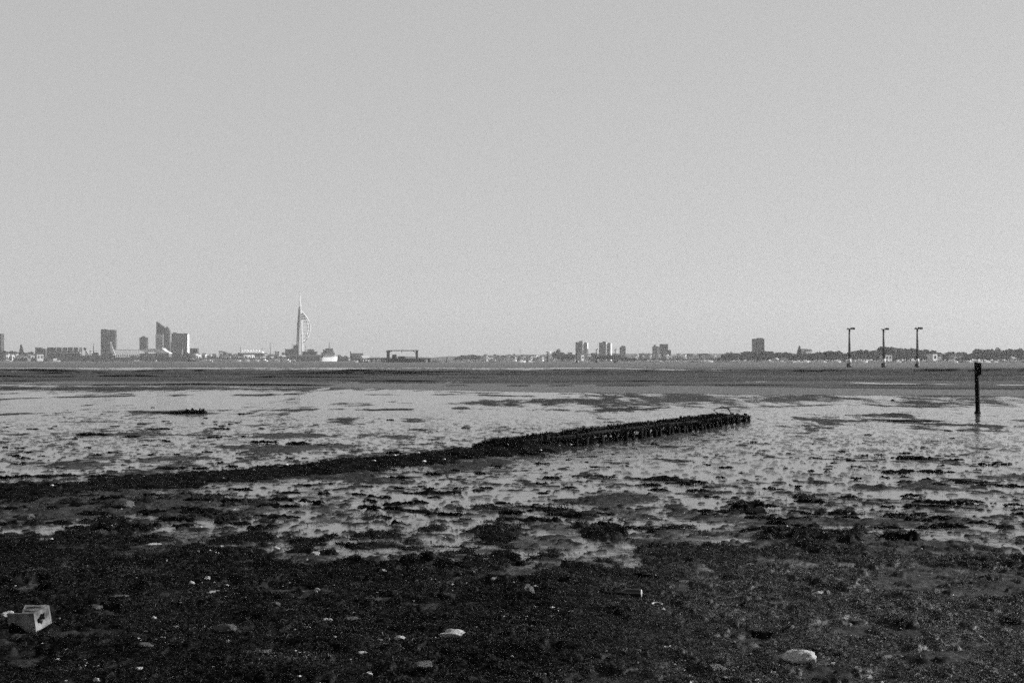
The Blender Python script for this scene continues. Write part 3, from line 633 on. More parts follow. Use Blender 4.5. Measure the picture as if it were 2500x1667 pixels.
def stone_mesh(seed, facet):
    rng = np.random.default_rng(seed); bm = bmesh.new(); bmesh.ops.create_icosphere(bm, subdivisions=4, radius=1)
    V = np.array([v.co for v in bm.verts])
    for _ in range(facet):                                   # cut flat facets
        d = rng.normal(size=3); d /= np.linalg.norm(d); lim = rng.uniform(.42, .80)
        k = V @ d; V = V - np.where(k > lim, (k - lim) * .9, 0)[:, None] * d
    n = fbm(V[:, 0] * 1.5 + seed, V[:, 1] * 1.5 + V[:, 2], seed, 4); V = V * (1 + .22 * n + .09 * fbm(V[:, 0] * 5, V[:, 1] * 6 + V[:, 2] * 5, seed + 9, 3))[:, None]
    for v, c in zip(bm.verts, V): v.co = c
    me = bpy.data.meshes.new("stone"); bm.to_mesh(me); bm.free()
    for p in me.polygons: p.use_smooth = True
    return me
STONES = [  # px, py(base), width px, height px, pale?, label (None: one of the small ones)
    (1952,1628,90,36,1,"big pale rounded boulder half sunk in weed at the bottom right"),
    (1103,1558,74,26,1,"long pale boulder with a dark shaded front near the bottom centre"),
    (1289,1452,32,26,0,"round dark stone with two pale rims standing in the weed"),
    (1994,1462,38,14,1,"flat pale rock peeping out of a tussock of weed"),
    (1755,1636,52,24,0,"dark flat rock with a pale broken upper edge"),
    (1518,1590,32,22,0,"black pointed stone beside a rounder stone on the weed"),
    (1556,1594,24,16,0,"small rounded dark stone beside a black pointed stone"),
    (666,1481,40,22,0,"dark humped rock with its right edge catching the sun"),
    (520,1447,40,11,1,"thin pale slab lying flat among small stones"),
    (503,1420,19,12,1,"pale cobble standing just above the thin slab"),
    (775,1440,17,15,1,"lone white cobble in the middle of the dark weed"),
    (768,1350,24,14,1,"white crusted stone at the edge of the wet mud"),
    (674,1341,20,10,1,"white crusted stone left of a larger crusted stone at the weed edge"),
    (539,1338,11,12,1,"small pointed white stone at the weed edge"),
    (936,1397,16,12,1,"pale stone with a dark left side behind the open weed"),
    (796,1516,30,12,1,"flat grey stone left of the dark tent shaped slate"),
    (853,1513,44,12,0,"dark tent shaped slate with one pale ridge"),
    (975,1562,32,14,1,"ragged pale stone just left of the long boulder"),
    (888,1596,30,10,1,"low pale stone in front of the ragged stone"),
    (12,1518,40,20,1,"pale broken slab against the left side of the hollow block"),
    (228,1478,38,14,0,"ribbed dark stone right of the hollow block"),
    (288,1462,60,12,0,"low ridge of stone with a pale crest behind the ribbed stone"),
    (350,1585,42,18,0,"dark rounded rock with a thin lit edge below the hollow block"),
    (293,1534,28,7,1,"line of crumbled pale stone in the weed right of the hollow block"),
    (337,1636,20,9,1,"pale oblong stone near the bottom left"),
    (139,1614,16,7,1,"flat pale pebble low in front of the hollow block"),
    (372,1331,34,6,1,"bright flat sliver of slate at the left weed edge"),
    (1204,1418,16,10,1,"pale round pebble on the weed in the centre"),
    (1029,1640,54,24,0,"black weedy mound of stone near the bottom centre"),
    (543,1545,64,26,0,"broad black weedy hump left of centre"),
    (636,1606,52,16,0,"low black weedy hump below the broad hump"),
    (1888,1645,18,9,1,"small grey stone left in front of the big pale boulder"),
    (2034,1622,16,9,1,"small grey stone right beside the big pale boulder"),
    (1658,1501,14,6,1,"pale sliver of stone right of the pale ring"),
    (2076,1528,12,9,1,"pale speckled pebble on the bare patch at the right"),
    (296,1232,54,28,0,"dark pointed rock rising from the mud below the weedy bank"),
    (55,1268,50,24,0,"dark domed rock near the left edge of the mud"),
    (1137,1045,24,11,0,"small dark rock alone on bright mud behind the breakwater"),
    (1331,1114,26,15,0,"black rock at the foot of the breakwater where posts begin"),
    (1888,1193,22,12,0,"dark lumpy rock on bright mud left of the long weed strip"),
    (1858,1243,40,18,0,"dark lumpy rock in front of the lumpy rock on bright mud"),
    (2183,978,14,6,0,"small black rock on the far streaked mud left of the marker post"),
]
SMALL = [(750,1369,9),(957,1409,7),(467,1425,14),(554,1432,12),(714,1489,10),(555,1567,12),(857,1612,10),(900,1641,18),(778,1653,10),(1157,1398,8),(1383,1481,8),(1556,1624,9),(1897,1508,10),(2255,1658,12),(2473,1494,10),(2395,1557,11),
         (234,1488,12),(375,1512,13),(152,1388,9),(124,1319,12),(65,1319,8),(404,1373,10),(233,1665,18),(145,1509,7),(484,1350,8),(520,1415,5),(440,1470,6),(1305,1478,7),(1480,1590,6),(1690,1640,7),(1600,1655,9),(2140,1600,8),(2300,1590,9),(2420,1640,8),(1760,1560,6),(1450,1350,6),(1600,1400,7),(1250,1600,9),(1330,1640,8),(420,1655,9),(520,1630,8),(610,1660,7),(700,1610,6),(70,1570,6),(160,1660,7),(1120,1500,6),(1010,1470,6),(640,1400,6),(1230,1490,6),(1420,1530,6)]
def build_stones():
    ms = [stone_mesh(s, 6 + s % 4) for s in range(14)]
    pale = [m.copy() for m in ms]
    for m in ms: m.materials.append(M['stone_dark'])
    for m in pale: m.materials.append(M['stone'])
    r4 = random.Random(9)
    def put(px, py, w, h, isp, label, group=None, cat="stone"):
        x, y = gps(px, py); s = y / F; rx = w * s / 2; hz = max(h * s * .62, rx * .22)
        y += rx * .5
        o = bpy.data.objects.new("stone", r4.choice(pale if isp else ms)); COL.objects.link(o)
        base = surf_z(x, y)
        o.location = (x, y, base + hz * .16); o.scale = (rx * 1.05, rx * r4.uniform(.6, .8), hz)
        o.rotation_euler = (r4.uniform(-.1, .1), r4.uniform(-.1, .1), r4.uniform(-.3, .3))
        tag(o, label, cat, group)
    for px, py, w, h, isp, lb in STONES: put(px, py, w, h, isp, lb)
    for px, py, w in SMALL:
        side = "left" if px < 850 else "middle" if px < 1650 else "right"
        put(px, py, w, w * .75, 1, "small pale pebble lying in the dark weed on the " + side, "small pale pebbles in the weed on the " + side, "pebble")
    # shells and grit between the fronds
    N = 15000; v = npr.uniform(1 / 24, 1 / 9.5, N); y = 1 / v; x = npr.uniform(-.41, .41, N) * (y + 2)
    c = .6 * fbm(x / .9, y / .9, 101, 3) + .5 * fbm(x / .2, y / .2, 103, 2)
    k = c > .52; x, y = x[k], y[k]; N = len(x)
    cv = weed_cover(x, y); w_, r_ = wetness(x, y); z, _ = mud_z(x, y, w_, r_)
    z = z + sstep(-.05, .45, cv) * (.014 + .046 * (.5 + .5 * fbm(x / .38, y / .38, 41, 3)) + .07 * np.clip(fbm(x / 1.6, y / 1.6, 43, 2), -.3, 1)) + .006
    a = npr.gamma(2, .0035, N) + .003
    th = npr.uniform(0, 6.28, N)
    octa = np.array([(1, 0, 0), (0, 1, 0), (-1, 0, 0), (0, -1, 0), (0, 0, .6), (0, 0, -.6)], float)
    cs, sn = np.cos(th)[:, None], np.sin(th)[:, None]
    ox = octa[None, :, 0] * 1.4; oy = octa[None, :, 1] * .8
    V = np.stack([x[:, None] + a[:, None] * (ox * cs - oy * sn), y[:, None] + a[:, None] * (ox * sn + oy * cs), z[:, None] + a[:, None] * octa[None, :, 2]], -1).reshape(-1, 3)
    f = np.array([(0, 1, 4), (1, 2, 4), (2, 3, 4), (3, 0, 4), (1, 0, 5), (2, 1, 5), (3, 2, 5), (0, 3, 5)])
    Fs = (np.arange(N)[:, None, None] * 6 + f[None]).reshape(-1, 3)
    o = mesh_np("shell_grit", V, Fs, M['grit'], smooth=False, attrs=dict(tone=np.repeat(npr.uniform(0, 1, N) ** 1.5, 6)))
    tag(o, "pale shell grit scattered through the dark weed", "shell grit", kind="stuff")
    # bottle and pale ring
    x, y = gps(1543, 1455); z = surf_z(x, y)
    root = thing("bottle", "dark bottle lying on its side with its round end facing right", "bottle", (x, y, z + .035), math.radians(-12))
    m = MB(); m.tube([(-.16, 0, 0), (-.10, 0, 0), (-.06, 0, 0), (.09, 0, 0)], [.014, .016, .040, .040], 20); m.build("body", M['bottle'], root, smooth=False)
    m = MB(); m.tube([(.091, 0, 0), (.097, 0, 0)], [.038, .034], 20); m.build("base", M['stone'], root)
    m = MB(); m.tube([(.0975, 0, 0), (.1005, 0, 0)], [.014, .012], 12); m.build("punt", M['shell'], root)
    x, y = gps(1604, 1478); z = surf_z(x, y)
    bm = bmesh.new(); n1, n2 = 24, 8; R, r = .047, .008
    vs = [[bm.verts.new(((R + r * math.cos(b)) * math.cos(a), (R + r * math.cos(b)) * math.sin(a), r * math.sin(b))) for b in np.linspace(0, 6.283, n2 + 1)[:-1]] for a in np.linspace(0, 6.283, n1 + 1)[:-1]]
    for i in range(n1):
        for j in range(n2): bm.faces.new((vs[i][j], vs[(i + 1) % n1][j], vs[(i + 1) % n1][(j + 1) % n2], vs[i][(j + 1) % n2]))
    m = MB(); m.bm.free(); m.bm = bm; o = m.build("jar_rim", M['stone'], None, smooth=True); o.location = (x, y, z + .012); o.rotation_euler = (.15, 0, 0)
    tag(o, "small pale ring lying flat on the weed right of the bottle", "ring")

# ------------------------------------------------------------------ far shore: towers, houses, trees, boats
def tower(px0, px1, ytop, D, depth, name, label, wall='wall_dark', yaw=0.0, storey=3.0, pent=True, balc=False, win='wall_mid', side=None, ybase=882, zb=None):
    w = (px1 - px0) * D / F; z1 = wz(ytop, D); z0 = .5 if zb is None else zb
    root = thing(name, label, "building", (wx((px0 + px1) / 2, D), D, 0), yaw)
    h = w / 2
    m = MB(); m.box(-h, h, 0, depth, z0, z1); m.build("wall", M[wall], root)
    if side:
        m = MB(); m.box(h + .02, h + .5, .3, depth - .3, z0, z1 - .2); m.build("sunlit_side_panel", M[side], root)  # sunlight on the right side, painted in as a lighter panel
    m = MB(); m.box(-h - .3, h + .3, -.3, depth + .3, z1 + .01, z1 + .9); m.build("parapet", M['wall_mid'], root)
    if pent:
        m = MB(); m.box(-h * .45, h * .3, depth * .3, depth * .7, z1 + .92, z1 + 3.6); m.build("roof_plant", M['wall_dark'], root)
    n = min(int((z1 - z0) / storey), 26)
    for i in range(1, n):
        zz = z0 + i * storey
        m = MB(); m.box(-h + .8, h - .8, -.12, -.02, zz, zz + storey * .45); m.build("window_strip", M[win], root)
        if balc:
            m = MB(); m.box(h + .02, h + 2.2, depth * .1, depth * .8, zz - .3, zz + .9); m.build("balcony", M['concrete'], root)
    return root

def low_building(px0, px1, ytop, D, depth, name, label, wall='wall_pale', roof='roof', pitched=True, rise=2.5, group=None, cat="building", win=True, yaw=0.0):
    w = (px1 - px0) * D / F; z1 = wz(ytop, D); h = w / 2
    root = thing(name, label, cat, (wx((px0 + px1) / 2, D), D, 0), yaw, group)
    ze = z1 - rise if pitched else z1 - .5
    m = MB(); m.box(-h, h, 0, depth, .4, ze); m.build("wall", M[wall], root)
    m = MB()
    if pitched: m.gable(-h, h, 0, depth, ze + .01, z1)
    else: m.box(-h - .4, h + .4, -.4, depth + .4, ze + .01, z1)
    m.build("roof", M[roof], root)
    if win:
        n = max(1, min(9, int(w / 5)))
        for i in range(n):
            x = -h + w * (i + .5) / n; m = MB(); m.box(x - w / n * .25, x + w / n * .25, -.1, -.02, .4 + (ze - .4) * .42, .4 + (ze - .4) * .78); m.build("window", M['glass'], root)
    return root

def tree_mesh(seed, conifer=False):
    rng = np.random.default_rng(seed + 100)
    nl = 9 if not conifer else 7
    C = []
    for i in range(nl):
        if conifer: f = i / nl; C.append((0, 0, .25 + .75 * f, .30 * (1 - f) + .05, .16))
        else:
            a = rng.uniform(0, 6.28); q = rng.uniform(.05, .42); C.append((q * math.cos(a), q * math.sin(a), rng.uniform(.38, .80), rng.uniform(.17, .32), rng.uniform(.13, .22)))
    per = 90; P = []; tone = []
    for (cx, cy, cz, r, rz) in C:
        d = rng.normal(size=(per, 3)); d /= np.linalg.norm(d, axis=1)[:, None]; rr = rng.uniform(.45, 1.08, per)[:, None]
        P.append(np.array([cx, cy, cz]) + d * rr * [r, r, rz]); tone.append(np.clip(rng.uniform(.1, .9) + rng.normal(0, .15, per), 0, 1))
    P = np.concatenate(P); tone = np.concatenate(tone); N = len(P)
    a = rng.normal(size=(N, 3)); a /= np.linalg.norm(a, axis=1)[:, None]; b = np.cross(a, rng.normal(size=(N, 3))); b /= np.linalg.norm(b, axis=1)[:, None]
    s = rng.uniform(.04, .085, N)[:, None]
    V = np.stack([P - a * s, P + b * s * .8, P + a * s, P - b * s * .8], 1).reshape(-1, 3)
    q = np.arange(N * 4).reshape(N, 4)
    o = mesh_np("crown", V, q, M['leaf'], smooth=False, attrs=dict(tone=np.repeat(tone, 4))); me = o.data; bpy.data.objects.remove(o)
    m = MB(); m.tube([(0, 0, 0), (.01, 0, .25), (0, .01, .55)], [.035, .028, .012], 6)
    for k in range(3):
        t = k * 2.1 + seed; m.tube([(0, 0, .28 + .05 * k), (.18 * math.cos(t), .18 * math.sin(t), .52 + .05 * k)], [.016, .006], 5)
    o = m.build("trunk", M['bark']); mt = o.data; bpy.data.objects.remove(o)
    return me, mt

def build_trees():
    var = [tree_mesh(s) for s in range(8)]; con = [tree_mesh(s, True) for s in range(2)]
    r5 = random.Random(21)
    def tree(px, ytop, D, label, group, wide=1.0, conifer=False):
        me, mt = r5.choice(con if conifer else var)
        H = max(4, wz(ytop, D) - .6)
        root = thing("conifer" if conifer else "tree", label, "tree", (wx(px, D), D + r5.uniform(-12, 12), .5), r5.uniform(0, 6.28), group)
        for nm, d in (("crown", me), ("trunk", mt)):
            o = bpy.data.objects.new(nm, d); COL.objects.link(o); o.parent = root
        w = max(H * r5.uniform(1.0, 1.35), 9) * wide; root.scale = (w, w, H)
    # px0, px1, tops along it, distance, count, label
    belts = [
        (3, 82, [852, 853, 858], 3050, 9, "dark tree at the left end of the far shore before the dockyard halls"),
        (325, 352, [866, 867], 2900, 3, "dark low tree before the long white arcaded hall"),
        (436, 470, [858, 862], 3000, 3, "dark tree below the slab block with a sunlit white edge"),
        (500, 700, [866, 868, 866], 3060, 12, "low dark tree among the quayside roofs left of the sail shaped tower"),
        (742, 778, [862, 864], 3050, 5, "dark tree on the quay between the sail tower and the white ship"),
        (828, 848, [864, 866], 2900, 3, "dark bush like tree right of the white ship"),
        (1112, 1172, [872, 863, 862, 864], 2650, 8, "dense dark tree on the point behind the moored white boats"),
        (1176, 1300, [867, 866, 865, 868], 2700, 10, "low tree behind the boatyard left of the twin blocks"),
        (1355, 1400, [858, 859, 862], 2300, 5, "dark tree just left of the twin tower blocks"),
        (1462, 1535, [863, 862, 866, 868], 2050, 11, "dark tree of the thick clump below the twin tower blocks"),
        (1535, 1562, [870, 876], 2030, 4, "dark shrubby tree sloping down at the end of the thick clump"),
        (1560, 1735, [862, 863, 864, 862], 2700, 18, "pale distant tree of the thin line behind the yacht masts"),
        (1742, 1775, [870, 870], 1850, 5, "low round tree at the edge of the marina"),
        (1770, 1895, [862, 857, 856, 854, 856], 1850, 16, "tree of the wooded rise below the broad tower block"),
        (1898, 1920, [855, 854], 1800, 2, "big round dark tree right of the broad tower block"),
        (1925, 2000, [861, 860, 856], 1780, 9, "tree of the belt between the broad tower and the first lamp pile"),
        (2000, 2076, [852, 854, 858, 856], 1740, 9, "tree of the belt behind the first lamp pile"),
        (2076, 2162, [853, 851, 851, 849], 1720, 11, "tree of the belt between the first two lamp piles"),
        (2164, 2236, [843, 843, 847, 848], 1720, 11, "tall dark tree between the second and third lamp piles"),
        (2238, 2330, [854, 851, 855, 858], 1700, 11, "tree of the low belt right of the third lamp pile"),
        (2330, 2388, [859, 857], 1700, 7, "low tree in the dip left of the marker post"),
        (2388, 2520, [849, 850, 852, 849, 851], 1680, 17, "tall tree of the belt behind the marker post"),
    ]
    for (a, b, tops, D, n, lb) in belts:
        for i in range(n):
            f = (i + .5) / n; yt = np.interp(f, np.linspace(0, 1, len(tops)), tops) + r5.uniform(-1.5, 4)
            tree(a + (b - a) * f + r5.uniform(-3, 3), yt, D, lb, lb.replace("tree", "trees", 1))
    # second thinner row filling in below the crowns
    for (a, b, tops, D, n, lb) in belts[13:]:
        for i in range(max(2, n - 2)):
            f = (i + r5.random()) / n; yt = np.interp(f, np.linspace(0, 1, len(tops)), tops) + r5.uniform(9, 16)
            tree(a + (b - a) * f, yt, D - 45, "lower bushy front " + lb, "lower front " + lb.replace("tree", "trees", 1))
    tree(56, 844, 3050, "lone pointed conifer above the roofs at the far left", None, .5, True)
    tree(1365, 852, 2300, "lone round topped tree standing above the roofs left of the twin blocks", None, .8)
    tree(1949, 847, 1760, "pointed conifer standing above the belt left of the lamp piles", None, .6, True)

def build_sail_tower():
    D = 3430; s = D / F
    root = thing("sail_tower", "tall white sail shaped observation tower on the far quay", "tower", (wx(733.5, D), D, 0), .6); root.scale = (1.2, 1, 1)
    def P(zx, zy): return ((400 + zx / 5.6 - 733.5) * s, wz(680 + zy / 5.6, D))
    def leg(name, pts, mat, dy):
        m = MB(); prev = None; bm = m.bm; rings = []
        for (xl, xr, zy) in pts:
            a, z = P(xl, zy); b, _ = P(xr, zy); d = max(.8, (b - a) * .9)
            rings.append([bm.verts.new(v) for v in ((a, dy - d / 2, z), (b, dy - d / 2, z), (b, dy + d / 2, z), (a, dy + d / 2, z))])
        for r0, r1 in zip(rings, rings[1:]):
            for k in range(4): bm.faces.new((r0[k], r0[(k + 1) % 4], r1[(k + 1) % 4], r1[k]))
        bm.faces.new(rings[0][::-1]); bm.faces.new(rings[-1]); m.build(name, mat, root)
    leg("shaft", [(1822, 1850, 1140), (1824, 1848, 900), (1834, 1858, 620), (1846, 1862, 440), (1852, 1863, 380)], M['wall_mid'], 1.5)  # left leg's shade is painted in as a darker grey than the right
    leg("shaft", [(1880, 1905, 1140), (1878, 1898, 900), (1868, 1890, 620), (1861, 1878, 440), (1856, 1871, 375)], M['white'], -2)
    leg("spire", [(1851, 1872, 374), (1853, 1868, 260), (1855, 1863, 178)], M['white'], -1)
    arc = [(1870, 440), (1892, 468), (1918, 505), (1945, 552), (1964, 600), (1973, 650), (1973, 700), (1966, 745), (1950, 800), (1926, 845), (1902, 878), (1890, 905)]
    pts = [P(*a) for a in arc]
    for dy, tk in ((-6, 1.2), (6, 1.1)):
        m = MB(); k = [1.3, 1.2, 1.15, 1.1, 1, 1, 1, 1, 1, 1.1, 1.2, 1.3]
        m.tube([(p[0], dy * math.sin(math.pi * i / 11) - 1, p[1]) for i, p in enumerate(pts)], [tk * q for q in k], 8); m.build("sail_arc", M['white'], root, smooth=True)
    def arcx(zy): return float(np.interp(zy, [a[1] for a in arc], [a[0] for a in arc]))
    for zy in range(590, 880, 46):
        a = P(1884, zy); b = P(arcx(zy), zy + 3); m = MB()
        m.tube([(a[0], -1, a[1]), (b[0], -1 - 6 * .9, b[1])], .40, 6); m.tube([(a[0], -1, a[1]), (b[0], 4.4, b[1])], .3, 6); m.build("rung", M['concrete'], root)
    for zy in (488, 518, 548):
        a = P(1876, zy); b = P(arcx(zy) - 6, zy); m = MB(); m.box(a[0], b[0], -5, 4, a[1] - 1.3, a[1] + 1.3); m.build("viewing_deck", M['glass'], root)
    m = MB(); a = P(1800, 1140); b = P(1925, 1140); m.box(a[0], b[0], -8, 12, .5, 9); m.build("base_hall", M['wall_mid'], root)

def hull(bm, L, W, H, z0=-.3, bow=.35, flare=1.25):
    n = 10; st = []
    for i in range(n + 1):
        t = i / n; f = 1 if t < 1 - bow else math.cos((t - (1 - bow)) / bow * math.pi / 2) ** .8
        f = max(f, .03) * (.82 + .18 * min(1, t / .15)); sheer = H * (1 + .25 * t * t)
        x = -L / 2 + L * t; w = W / 2 * f; rk = .06 * L * (t > .7) * (t - .7) / .3
        st.append([bm.verts.new(p) for p in ((x - rk * .0, -w / flare, z0), (x + rk, -w, sheer), (x + rk, w, sheer), (x, w / flare, z0))])
    for a, b in zip(st, st[1:]):
        for k in range(4): bm.faces.new((a[k], a[(k + 1) % 4], b[(k + 1) % 4], b[k]))
    bm.faces.new(st[0][::-1]); bm.faces.new(st[-1])

def make_yacht(dark=False):
    root = thing("yacht", "x", "boat")
    m = MB(); hull(m.bm, 9.5, 3.0, 1.15); m.build("hull", M['dark_steel' if dark else 'white'], root)
    m = MB(); m.box(-1.8, 2.0, -.9, .9, 1.2, 1.75); m.build("cabin", M['white'], root, bevel=.12)
    m = MB(); m.tube([(.8, 0, 1.2), (.8, 0, 12.5)], [.09, .05], 6); m.build("mast", M['concrete'], root)
    m = MB(); m.tube([(.7, 0, 2.3), (-3.4, 0, 2.2)], [.12, .12], 6); m.build("boom", M['white'], root)
    return root
def make_motorboat(dark=False):
    root = thing("motorboat", "x", "boat")
    m = MB(); hull(m.bm, 8.5, 3.0, 1.3); m.build("hull", M['dark_steel' if dark else 'white'], root)
    m = MB(); m.prism([(-1.8, 1.36), (1.7, 1.36), (.9, 2.6), (-1.6, 2.7)], -1.05, 1.05); m.build("cabin", M['white'], root, bevel=.05)
    m = MB(); m.box(-1.3, .6, -1.10, -1.06, 1.9, 2.35); m.build("window", M['glass'], root)
    return root

def build_boats():
    r6 = random.Random(33); ya, yd, mo, md = make_yacht(), make_yacht(True), make_motorboat(), make_motorboat(True)
    used = set()
    def put(src, px, D, label, group=None, sc_=1.0, yaw=None):
        o = src if id(src) not in used else copy_tree(src); used.add(id(src))
        o.location = (wx(px, D), D, 0); o.rotation_euler = (0, 0, yaw if yaw is not None else r6.choice((0, math.pi)) + r6.uniform(-.5, .5)); o.scale = (sc_,) * 3
        for k in ("group",):
            if k in o: del o[k]
        return tag(o, label, "boat", group)
    for src, px, D, lb, s in ((mo, 864, 1500, "small white motorboat moored in front of the jetty's left end", 1.0), (mo, 1206, 1480, "white motorboat, leftmost of three on the water before the wooded point", 1.15),
        (mo, 1273, 1480, "white motorboat, middle of three on the water left of the lamp beacons", 1.1), (mo, 1292, 1500, "small white motorboat just right of another white motorboat", .8),
        (ya, 1120, 2000, "white yacht lying at the left end of the wooded point", 1.0), (mo, 1143, 2050, "small pale motorboat just right of the yacht at the point", .8), (mo, 510, 1900, "white motorboat at the left end of the pontoon line", 1.1),
        (md, 470, 2300, "dark launch moored before the low quay at the left", 2.0), (mo, 18, 2300, "white motorboat at the far left of the shore", 1.5), (mo, 134, 2100, "pale broad barge like launch before the dockyard halls", 1.8), (mo, 380, 2500, "white dot of a motorboat before the long white hall", .9),
        (mo, 1428, 2000, "white motorboat drawn up below the twin blocks", 1.0), (mo, 1405, 1900, "white motorboat beside the leftmost of the small lamp beacons", 1.0)):
        put(src, px, D, lb, None, s)
    for px, D in ((578, 2300), (599, 2300), (622, 2300), (645, 2300), (672, 2350), (700, 2350)):
        put(mo, px, D, "white motorboat berthed along the pale pontoon left of the sail tower", "white motorboats along the pale pontoon", 1.5)
    ym = [(1560, 2000), (1800, 1500), (1931, 1480), (2003, 1420), (2138, 1450), (2255, 1450), (2318, 1500), (2345, 1480)]
    for i, (px, D) in enumerate(ym):
        lb = ["white yacht at the left end of the marina line", "tall masted white yacht below the wooded rise", "white yacht with a bright mast right of the broad tower block", "white yacht with a tall bright mast left of the first lamp pile",
              "yacht with a thin mast just left of the second lamp pile", "yacht with a thin mast just right of the third lamp pile", "white yacht in the bright line left of the marker post", "dark hulled yacht in the bright line left of the marker post"][i]
        put(yd if i == 7 else ya, px, D, lb, None, r6.uniform(1.0, 1.25))
    for i in range(40):
        px = 1572 + i * 5.6 + r6.uniform(-3, 3); put(ya if r6.random() < .8 else yd, px, r6.uniform(1700, 2000), "moored yacht in the crowd of masts left of the broad tower block", "yachts crowded in the marina", r6.uniform(.75, 1.15))
    for i in range(24):
        px = 474 + i * 10.2 + r6.uniform(-4, 4); put(ya, px, r6.uniform(2780, 2860), "thin masted yacht berthed behind the pale pontoon left of the sail tower", "yachts berthed behind the pontoon", r6.uniform(1.1, 1.9))
    for i in range(34):
        px = 1800 + i * 20.5 + r6.uniform(-8, 8); put(r6.choice((mo, mo, ya)), px, r6.uniform(1380, 1560), "small white boat in the moored line below the right hand trees", "white boats moored below the right hand trees", r6.uniform(.7, 1.1))

def build_ships():
    D = 2750; s = D / F
    # white ship seen nearly bow on
    root = thing("white_ship", "white ship with dark upperworks and a mast moored near the sail tower", "ship", (wx(803, D), D, 0), math.radians(48))
    m = MB(); hull(m.bm, 40, 11, wz(872, D), -.5, .4, 1.35); m.build("hull", M['white'], root)
    z = wz(872, D)
    m = MB(); m.box(-15, 10, -4.4, 4.4, z + .02, z + 4.5); m.build("deckhouse", M['ship_grey'], root, bevel=.3)
    m = MB(); m.box(-15, 11, -4.9, 4.9, z + 4.6, z + 9); m.box(-10, 8, -4.6, 4.6, z + 9.02, z + 13); m.build("bridge", M['wall_dark'], root, bevel=.3)
    m = MB(); m.box(-4, 5, -6, 6, z + 13.1, z + 17); m.build("upper_bridge", M['wall_dark'], root, bevel=.3)
    m = MB(); m.tube([(1, 0, z + 13), (1, 0, wz(833, D))], [.7, .3], 8); m.tube([(1, -3.5, z + 19), (1, 3.5, z + 19)], .3, 6); m.build("mast", M['dark_steel'], root)
    m = MB(); m.tube([(-12.5, 0, z + 9), (-12.5, 0, z + 15)], [2.0, 1.7], 10); m.tube([(8.5, 0, z + 9), (8.5, 0, z + 18)], [.7, .3], 8); m.build("funnel", M['dark_steel'], root)
    for i, (x, y, h) in enumerate(((13, -3, 8), (13, 3, 8), (-17, -4, 7), (-17, 4, 9))):
        m = MB(); m.tube([(x, y, z), (x, y, z + h), (x + 4, y, z + h + 2)], [.45, .35, .2], 6); m.build("derrick", M['white'], root)
    # grey warship with a raked white mast
    D = 2850
    root = thing("grey_warship", "long grey warship with a raked pale mast before the dark tower block", "ship", (wx(245, D), D, 0), math.radians(8))
    m = MB(); hull(m.bm, 128, 15, wz(873.5, D), -.5, .25, 1.2); m.build("hull", M['ship_grey'], root)
    z = wz(873.5, D)
    m = MB(); m.box(-40, 30, -6, 6, z + .02, z + 5); m.build("superstructure", M['ship_grey'], root, bevel=.4)
    m = MB(); m.box(5, 24, -5.5, 5.5, z + 5.1, z + 9.5); m.build("bridge", M['ship_grey'], root, bevel=.4)
    m = MB(); m.prism([(23, z + 9), (29, z + 4), (27, z + 12), (20.5, wz(834, D)), (18.5, wz(834, D)), (20, z + 14)], -1.6, 1.6); m.build("mast", M['white'], root)
    m = MB(); m.prism([(-30, z + 5), (-22, z + 5), (-27, z + 16), (-29, z + 16)], -1.2, 1.2); m.build("aft_mast", M['white'], root)
    m = MB(); m.tube([(-13, 0, z + 5), (-13, 0, wz(838, D))], [.9, .25], 6); m.build("pole_mast", M['dark_steel'], root)
    m = MB(); bmesh.ops.create_icosphere(m.bm, subdivisions=2, radius=3.2, matrix=Matrix.Translation((-30, 0, z + 18))); m.build("radar_dome", M['wall_dark'], root, smooth=True)
    m = MB(); m.box(-14, -4, -3.5, 3.5, z + 5.1, z + 11); m.build("funnel", M['ship_grey'], root, bevel=.3)

